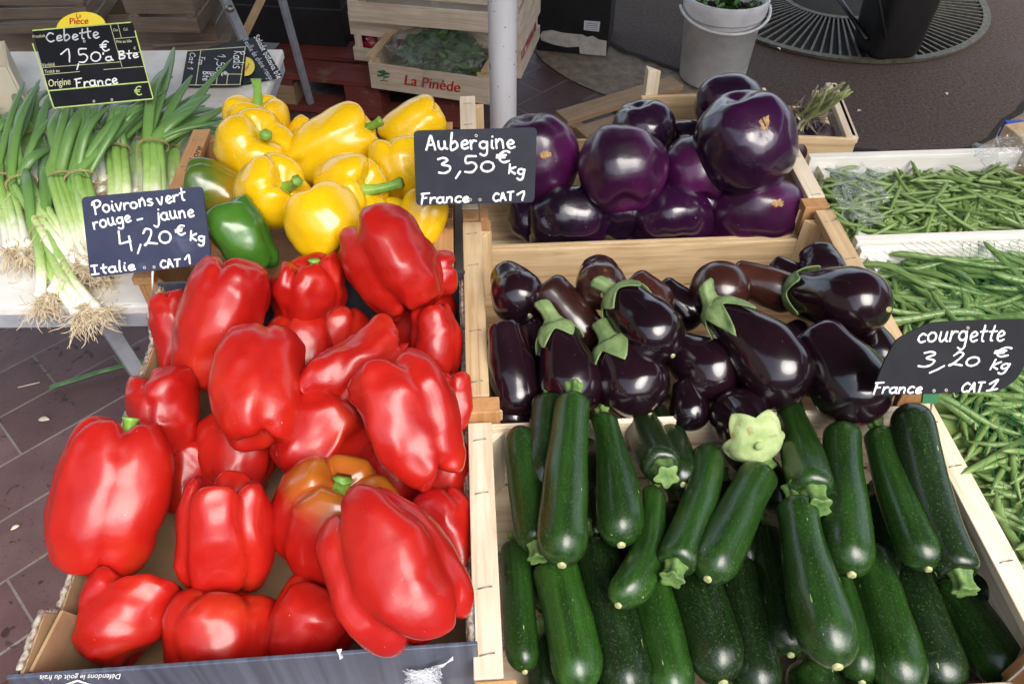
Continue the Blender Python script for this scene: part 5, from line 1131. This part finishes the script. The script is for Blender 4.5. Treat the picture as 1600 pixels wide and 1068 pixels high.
# radish crates behind
def radish_crate(p0, p1, z, zb, d, label, seed, boards, hh, nrad=70):
    a, yw, w = bgframe(p0, p1, z); a = a.copy(); a.z = zb
    c = crate('wooden_crate', label, a, w, d, hh, 'pale', yaw=yw, front=boards, back=boards, sides=boards, t=.008, rail=.02, staples=False, group='wooden crates on the paving', wall='pale', rails=False)
    return c, w
rc, wr = radish_crate((545, 34), (815, 62), .30, .147, .34, 'big slatted crate of radishes on the red pallet', 1, [(.005, .056), (.106, .19)], .195)
rnd = random.Random(5); proto = None
for i in range(90):
    s = rnd.uniform(.85, 1.2); x, y, z = rnd.uniform(.03, wr - .03), rnd.uniform(.012, .03) if i < 60 else rnd.uniform(.02, .3), rnd.uniform(.066, .10) if i < 60 else rnd.uniform(.165, .185)
    M = rc.matrix_world @ Matrix.Translation((x, y + .012, z)) @ Matrix.Rotation(rnd.uniform(0, 6), 4, 'Z') @ Matrix.Rotation(rnd.uniform(0, 3), 4, 'X') @ Matrix.Diagonal((s, s, s, 1))
    if proto is None:
        prf = [(-.014, .001), (-.012, .005), (-.006, .0088), (0, .0095), (.006, .0085), (.010, .005), (.013, .0015), (.03, .0003)]
        proto = MB().grid([[Vector((math.cos(a) * r, math.sin(a) * r, z_)) for a in (2 * math.pi * j / 10 for j in range(10))] for z_, r in prf], True, True, True).build('radish', MT['radish'], M=M); o = proto
    else: o = proto.copy(); COL.objects.link(o); o.matrix_world = M
    tag(o, 'small pink radish seen through the slats of the big crate', 'radish', 'radishes in the slatted crate')
sf_ = MB().box(.01, wr - .01, .022, .32, .02, .066).box(.01, wr - .01, .034, .32, .067, .168)
rel(sf_.build('heap_of_radishes', MT['radish'], M=rc.matrix_world), bagr) if False else tag(sf_.build('heap_of_radishes', MT['radish'], M=rc.matrix_world), 'mass of radishes filling the big slatted crate', 'radishes', None, 'stuff')
rc2, wr2 = radish_crate((540, -8), (812, 14), .44, .343, .34, 'upper slatted crate stacked on the radish crate', 2, [(.005, .075), (.10, .16)], .165)
# black cartons
def carton(name, p0, p1, z0, h, d, m, label, zp=None):
    a, yw, w = bgframe(p0, p1, zp if zp is not None else z0); M = Matrix.Translation((a.x, a.y, z0)) @ Matrix.Rotation(yw, 4, 'Z'); r = tag(empty(name, M), label, 'carton', 'black cartons')
    t = .005
    b_ = MB().box(0, w, 0, t, 0, h).box(0, w, d - t, d, 0, h).box(0, t, t + .0005, d - t - .0005, 0, h).box(w - t, w, t + .0005, d - t - .0005, 0, h).box(t, w - t, t, d - t, .002, .008).build('carton_wall', m, r, smooth=False, bevel=.001)
    return r, w, yw
r_, w_, yw_ = carton('carton', (372, 64), (541, 74), .147, .20, .30, MT['blackcard'], 'open black carton standing on the red pallet')
MB().box(.0051, w_ - .0051, .012, .288, .15, .155).build('inner_lid', MT['blackcard'], r_, smooth=False)
MB().box(-.002, w_ + .002, -.003, .302, .142, .148).build('seam_band', MT['darkcard'], r_, smooth=False)
r2, w2, yw2 = carton('carton', (838, 78), (948, 88), .002, .30, .26, MT['blackcard'], 'black carton with a torn white strip and a small label')
B = Board(r2.matrix_world @ Vector((0, 0, .1)), 0, math.degrees(yw2)); B.o = r2; B.I = r2.matrix_world.inverted()
tp = [(844, 55), (848, 49), (862, 47), (878, 51), (896, 53), (910, 54), (918, 58), (926, 56), (936, 62), (948, 64), (947, 87), (906, 84), (905, 73), (886, 74), (870, 71), (848, 63), (860, 63), (872, 62), (874, 60)]
tp = [(844, 55), (848, 49), (862, 47), (878, 51), (896, 53), (910, 54), (918, 58), (926, 56), (936, 62), (948, 64), (947, 87.5), (906, 84), (905, 73), (886, 74), (866, 70), (846, 63)]
MB().poly([B.I @ B.at(x, y, .0012) for x, y in tp], [tuple(range(len(tp)))[::-1]]).build('torn_strip', MT['tornpaper'], r2, smooth=False)
MB().poly([B.I @ B.at(x, y, .0012) for x, y in ((913, 32), (938, 34), (936, 49.5), (912, 47))], [(3, 2, 1, 0)]).build('paper_label', MT['paper'], r2, smooth=False)
B.lines([((915, 36 + i * 3), (933, 38 + i * 3)) for i in range(4)], .7, MT['blackprint'], 'small_print', .0016)
# old crates at the upper corner
def old_crate(p0, p1, z, zb, d, h, boards, label, m='old', yaw_add=0):
    a, yw, w = bgframe(p0, p1, z); a = a.copy(); a.z = zb
    return crate('wooden_crate', label, a, w, d, h, m, yaw=yw + yaw_add, front=boards, back=boards, sides=boards, t=.009, staples=False, group='wooden crates on the paving', wall=m, rails=False)
MT['grey_x'], MT['grey_y'], MT['grey_z'] = (wood('greyed_wood_' + a_, (.22, .165, .115), (.38, .30, .22), a_, knots=False) for a_ in 'xyz')
old_crate((-90, 38), (335, 36), .17, .002, .42, .20, [(.005, .155), (.165, .20)], 'long greyed crate on the paving behind the left table', 'grey')
old_crate((-60, 22), (136, 18), .30, .215, .34, .15, [(.005, .045), (.06, .10), (.112, .15)], 'greyed slatted crate stacked behind the cebette board', 'grey')
old_crate((202, 34), (312, 30), .26, .215, .30, .15, [(.005, .06), (.075, .15)], 'greyed crate with a slanting slat on the long crate', 'grey', -.12)
cb = bgframe((238, 70), (352, 76), .10); a, yw, w = cb
bd = MB().box(0, w, 0, .3, -.012, .0); tag(bd.build('plank', MT['grey_x'], M=Matrix.Translation((a.x, a.y, .10)) @ Matrix.Rotation(yw + .25, 4, 'Z'), smooth=False, bevel=.002), 'greyed plank lying beside the long crate', 'plank')
# greens box at the very edge of the left table
bxo = W(-128, 172, TZ)
r3 = tag(empty('printed_carton', Matrix.Translation(bxo) @ Matrix.Rotation(math.radians(-62), 4, 'Z')), 'pale carton with a green print at the outer table end', 'carton')
cm = surf('pale_card', [(.3, (.50, .44, .33)), (.7, (.62, .56, .44))], 14, rough=.8)
MB().box(0, .005, 0, .2, 0, .10).box(.0055, .12, 0, .005, 0, .10).box(.0055, .12, .195, .2, 0, .10).box(.115, .12, .0055, .1945, 0, .10).build('carton_wall', cm, r3, smooth=False, bevel=.001)
MB().box(.03, .09, -.0012, -.0003, .03, .08).build('green_print', MT['greenprint'], r3, smooth=False)
# legs of another folding table
def floor_leg(p_bot, p_top, zt, r, label=None): return W(*p_bot, 0.0), D(*p_top, zt)
ft = W(487, 168, 0); top = D(441, 0, (depth(ft) - .42)); dirv = (top - ft).normalized()
fr_ = tag(empty('folding_trestle', Matrix.Translation(ft)), 'grey folding trestle with angled legs beside the red pallet', 'trestle')
I = fr_.matrix_world.inverted()
MB().tube([I @ ft, I @ (ft + dirv * 1.15)], .0145, 4, flat=1).build('leg', MT['metal'], fr_, smooth=False)
p0_, p1_ = D(383, 66, 2.25), D(352, 0, 2.12); d2 = (p1_ - p0_).normalized(); MB().tube([I @ (p0_ - d2 * .9), I @ (p1_ + d2 * .35)], .016, 4).build('leg', MT['metal'], fr_, smooth=False)
p2_, p3_ = D(376, 66, 2.30), D(408, 0, 2.34); d3 = (p3_ - p2_).normalized(); MB().tube([I @ (p2_ - d3 * .05), I @ (p3_ + d3 * .4)], .015, 4).build('brace', MT['card'], fr_, smooth=False)
MB().tube([I @ D(356, 14, 2.11), I @ D(361, 14, 2.07)], .009, 12).build('bolt', MT['steel'], fr_)
# slatted pallet piece on the ground
a, b = W(867, 172, .08), W(925, 222, .08); x = (b - a); wl = 0
bl = W(1048, 120, .08); xd = (W(1040, 118, .08) - W(867, 170, .08)); yw = math.atan2(xd.y, xd.x); Ln = xd.length
pr = tag(empty('slatted_pallet', Matrix.Translation(Vector((a.x, a.y, .002))) @ Matrix.Rotation(yw, 4, 'Z')), 'bare wooden slatted pallet lying on the tiles behind the aubergines', 'pallet')
for i in range(3): MB().box(0, Ln + .02, -.088 - i * .128, -.005 - i * .128, .058, .078).build('slat', MT['old_x'], pr, smooth=False, bevel=.002)
for x in (.01, Ln * .5, Ln - .05): MB().box(x, x + .05, -.36, -.006, .0, .0575).build('bearer', MT['old_y'], pr, smooth=False, bevel=.002)
# bucket
bc = W(1112, 118, .004); bc.z = .003; bk = tag(empty('bucket', Matrix.Translation(bc)), 'translucent white plastic bucket with a handle and green scraps', 'bucket')
H_ = .335; r0, r1 = .130, .150
prf = [(.0, r0 * .6), (.0, r0 - .006), (.006, r0), (.265, lerp(r0, r1, .75)), (.266, r1 + .004), (.272, r1 + .006), (.312, r1 + .010), (H_, r1 + .012), (H_ + .003, r1 + .008), (H_ - .002, r1 + .003), (.20, lerp(r0, r1, .7) - .005), (.012, r0 - .008), (.010, .02)]
MB().grid([[Vector((math.cos(t) * r, math.sin(t) * r, z)) for t in (2 * math.pi * j / 56 for j in range(56))] for z, r in prf], True, True, True).build('bucket_body', MT['plasticwhite'], bk)
MB().tube([(math.cos(t) * .170, math.sin(t) * .170, .285 - .035 * math.sin(-t)) for t in (math.pi + math.pi * i / 24 for i in range(25))], .0055, 8).build('handle', MT['plasticwhite'], bk)
sc = MB().grid([[Vector((math.cos(t) * r, math.sin(t) * r, .252 + .008 * math.sin(5 * t + r * 60))) for t in (2 * math.pi * j / 30 for j in range(30))] for r in (.140, .10, .05, .002)], True, False, True).build('scraps', MT['soil'], bk)
mb = MB(); rnd = random.Random(9)
for i in range(120):
    t, r = rnd.uniform(0, 6.28), .13 * math.sqrt(rnd.random()); d = Vector((rnd.gauss(0, 1), rnd.gauss(0, 1), rnd.gauss(.3, .5))).normalized(); up = d.orthogonal().normalized(); leaf(mb, Vector((math.cos(t) * r, math.sin(t) * r, .252 + rnd.uniform(0, .02))), rnd.uniform(.025, .05), rnd.uniform(.006, .012), d, up, rnd.uniform(-.5, .5), rnd)
mb.build('green_scraps', MT['leafbright'], bk)
# tree grate with its pit, and the black bin on it
gx, gy, gr = 1.53, 3.79, .66
tg = tag(empty('tree_grate', Matrix.Translation((gx, gy, .003))), 'round iron tree grate with radial bars set in the asphalt', 'grate')
MB().grid([[Vector((math.cos(t) * r, math.sin(t) * r, .0015)) for t in (2 * math.pi * j / 72 for j in range(72))] for r in (gr, .002)], True, False, True).build('pit', MT['soil'], tg, smooth=False)
MB().grid([[Vector((math.cos(t) * r, math.sin(t) * r, z)) for t in (2 * math.pi * j / 72 for j in range(72))] for r, z in ((gr + .012, .002), (gr + .012, .014), (gr - .02, .014), (gr - .02, .004))], True).build('rim', MT['iron'], tg, smooth=False)
MB().grid([[Vector((math.cos(t) * r, math.sin(t) * r, z)) for t in (2 * math.pi * j / 48 for j in range(48))] for r, z in ((.27, .004), (.27, .0135), (.245, .0135), (.245, .004))], True).build('inner_rim', MT['iron'], tg, smooth=False)
mb = MB(); nb = 100
for i in range(nb):
    t = 2 * math.pi * i / nb; c, s = math.cos(t), math.sin(t)
    for (r0_, r1_, w0) in ((.265, .645, .0033),):
        p = [Vector((c * r - s * o * w0 * (1 + .5 * (r > .5)), s * r + c * o * w0 * (1 + .5 * (r > .5)), z)) for z in (.004, .0125) for r in (r0_, r1_) for o in (-1, 1)]
        mb.poly(p, [(0, 1, 3, 2), (4, 6, 7, 5), (0, 4, 5, 1), (2, 3, 7, 6), (0, 2, 6, 4), (1, 5, 7, 3)])
gb = mb.build('bars', MT['iron'], tg, smooth=False)
rnd = random.Random(6); mb = MB()
bcn = W(1383, 70, .03); bn_ = tag(empty('rubbish_bin', Matrix.Translation((bcn.x, bcn.y, .018)) @ Matrix.Rotation(math.radians(8), 4, 'Z')), 'black plastic bin standing on the round tree grate', 'bin')
rows = []
for z, s in ((0, .80), (.004, .86), (.03, .92), (.28, 1.0), (.55, 1.10), (.56, 1.16), (.58, 1.16), (.585, 1.05)):
    row = []
    for j in range(40):
        t = 2 * math.pi * j / 40; c, s_ = math.cos(t), math.sin(t); e = .45; row.append(Vector((math.copysign(abs(c) ** e, c) * .122 * s, math.copysign(abs(s_) ** e, s_) * .122 * s, z)))
    rows.append(row)
MB().grid(rows, True, True, True).build('bin_body', MT['blackplastic'], bn_)
MB().tube([(-.165, -.05, .50), (-.16, -.10, .25), (-.10, -.135, .11)], .008, 6).build('strap', MT['blackplastic'], bn_)
a1, a2 = W(1320, 0, .5), W(1352, 55, .12)
MB().tube([Matrix(bn_.matrix_world).inverted() @ q for q in (D(1292, -30, 3.45), D(1355, 62, 3.28))], .013, 6, flat=.5).build('rail', MT['blackplastic'], bn_)
# beets in a small crate behind the beans
q0, q1 = W(1335, 216, .865), W(1300, 128, .865); dv = (q1 - q0); yb = math.atan2(dv.y, dv.x) - math.pi / 2
bc_ = Vector((q0.x, q0.y, TZ)) - Vector((math.cos(yb), math.sin(yb), 0)) * .155
crate('wooden_crate', 'small rough crate holding the tied beets behind the beans', bc_, .16, dv.length, .11, 'pale', yaw=yb, front=[(.06, .108)], back=[(.02, .06)], sides=[(.01, .05), (.085, .11)], rail=.02, staples=False, group='open wooden produce crates')
bs = W(1274, 220, .83); be = tag(empty('bunch_of_beets', Matrix.Translation(bs)), 'bunch of dark beets tied by their cut stalks', 'beets')
for i, (dx, dy, r) in enumerate(((.0, 0, .034), (-.045, -.02, .03), (-.01, .055, .03))):
    MB().grid([[Vector((dx, dy, 0)) + Vector((math.cos(t) * math.sin(u) * r, math.sin(t) * math.sin(u) * r, -math.cos(u) * r * .95)) * (1 + .05 * math.sin(5 * t + i)) for t in (2 * math.pi * j / 28 for j in range(28))] for u in (math.pi * k / 18 + .001 for k in range(19))], True, True, True).build('beet', MT['beet'], be)
Ib = be.matrix_world.inverted(); tie = W(1252, 185, .87); rnd = random.Random(12); mb = MB(); mg = MB()
for i in range(26):
    tip = W(1308 + rnd.uniform(-32, 26), 140 + rnd.uniform(-14, 12) + 0, .93 + rnd.uniform(-.01, .02)); j_ = Vector((rnd.gauss(0, .006), rnd.gauss(0, .006), rnd.gauss(0, .005))); (mb if i % 3 else mg).tube([Ib @ q for q in bez([tie - Vector((.01, 0, .03)) + j_ * 2, tie + j_, tie.lerp(tip, .6) + j_, tip], 10)], [.003] * 8 + [.0028, .0025, .0015], 6, flat=.6)
for i in range(60):
    v = Vector((rnd.gauss(0, 1), rnd.gauss(0, 1), rnd.gauss(0, 1))).normalized(); mg.tube([Ib @ (tie + v * .006), Ib @ (tie + v * .02 + Vector((rnd.gauss(0, .008), rnd.gauss(0, .008), rnd.gauss(0, .008)))), Ib @ (tie + v * .028 + Vector((rnd.gauss(0, .012), rnd.gauss(0, .012), rnd.gauss(-.008, .012))))], [.0012, .001, .0005], 4)
mb.build('stalks', MT['beetstem'], be); mg.build('withered_stalks', MT['dryleaf'], be)
F = frame((W(1300, 145, .92) - tie).normalized(), CR); MB().tube([Ib @ (tie + F @ Vector((math.cos(a) * .012, math.sin(a) * .012, 0))) for a in (i * .4 for i in range(17))], .002, 5).build('tie', MT['straw'], be)
# crumpled clear film on the bean box corners
def film(pts, seed, label, amp=.016):
    a, b, c, d = pts; n_ = 22; rows = []
    for i in range(n_ + 1):
        row = []
        for j in range(n_ + 1):
            u, v = i / n_, j / n_; p = a * (1 - u) * (1 - v) + b * u * (1 - v) + c * u * v + d * (1 - u) * v
            e = noise.noise_vector(p * 45 + Vector((seed, 0, 0))) * amp + noise.noise_vector(p * 110 + Vector((seed, 5, 0))) * amp * .35; e.z = abs(e.z) * .8; row.append(p + e)
        rows.append(row)
    tag(MB().grid(rows, False).build('plastic_film', MT['film'], smooth=False), label, 'plastic film', 'clear film on the beans')
film([W(1290, 262, .905), W(1388, 262, .905), W(1372, 350, .91), W(1318, 345, .908)], 3, 'crumpled clear film over the beans near the aubergine crate')
film([W(1515, 235, .915), W(1600, 205, .93), W(1606, 262, .915), W(1530, 262, .912)], 7, 'shiny clear film gathered round the pine post')

# litter: pale leaf scraps on the grate and the paving
rnd = random.Random(21)
for (x, y) in ((1450, 38), (1424, 68), (1214, 74), (1480, 148), (1345, 172), (1022, 118), (60, 655), (30, 820), (170, 690)):
    p = W(x, y, .02 if x > 1100 and y < 100 else .002); mb = MB(); a = rnd.uniform(0, 6.28); leaf(mb, Vector((0, 0, 0)), rnd.uniform(.018, .032), rnd.uniform(.004, .008), Vector((math.cos(a), math.sin(a), 0)), Vector((0, 0, 1)), -.3, rnd)
    o = mb.build('leaf_scrap', MT['straw'], M=Matrix.Translation(p)); o.modifiers.new('thick', 'SOLIDIFY').thickness = .0006
    tag(o, 'tiny pale leaf scrap trodden onto the paving', 'leaf scrap', 'leaf scraps on the paving')
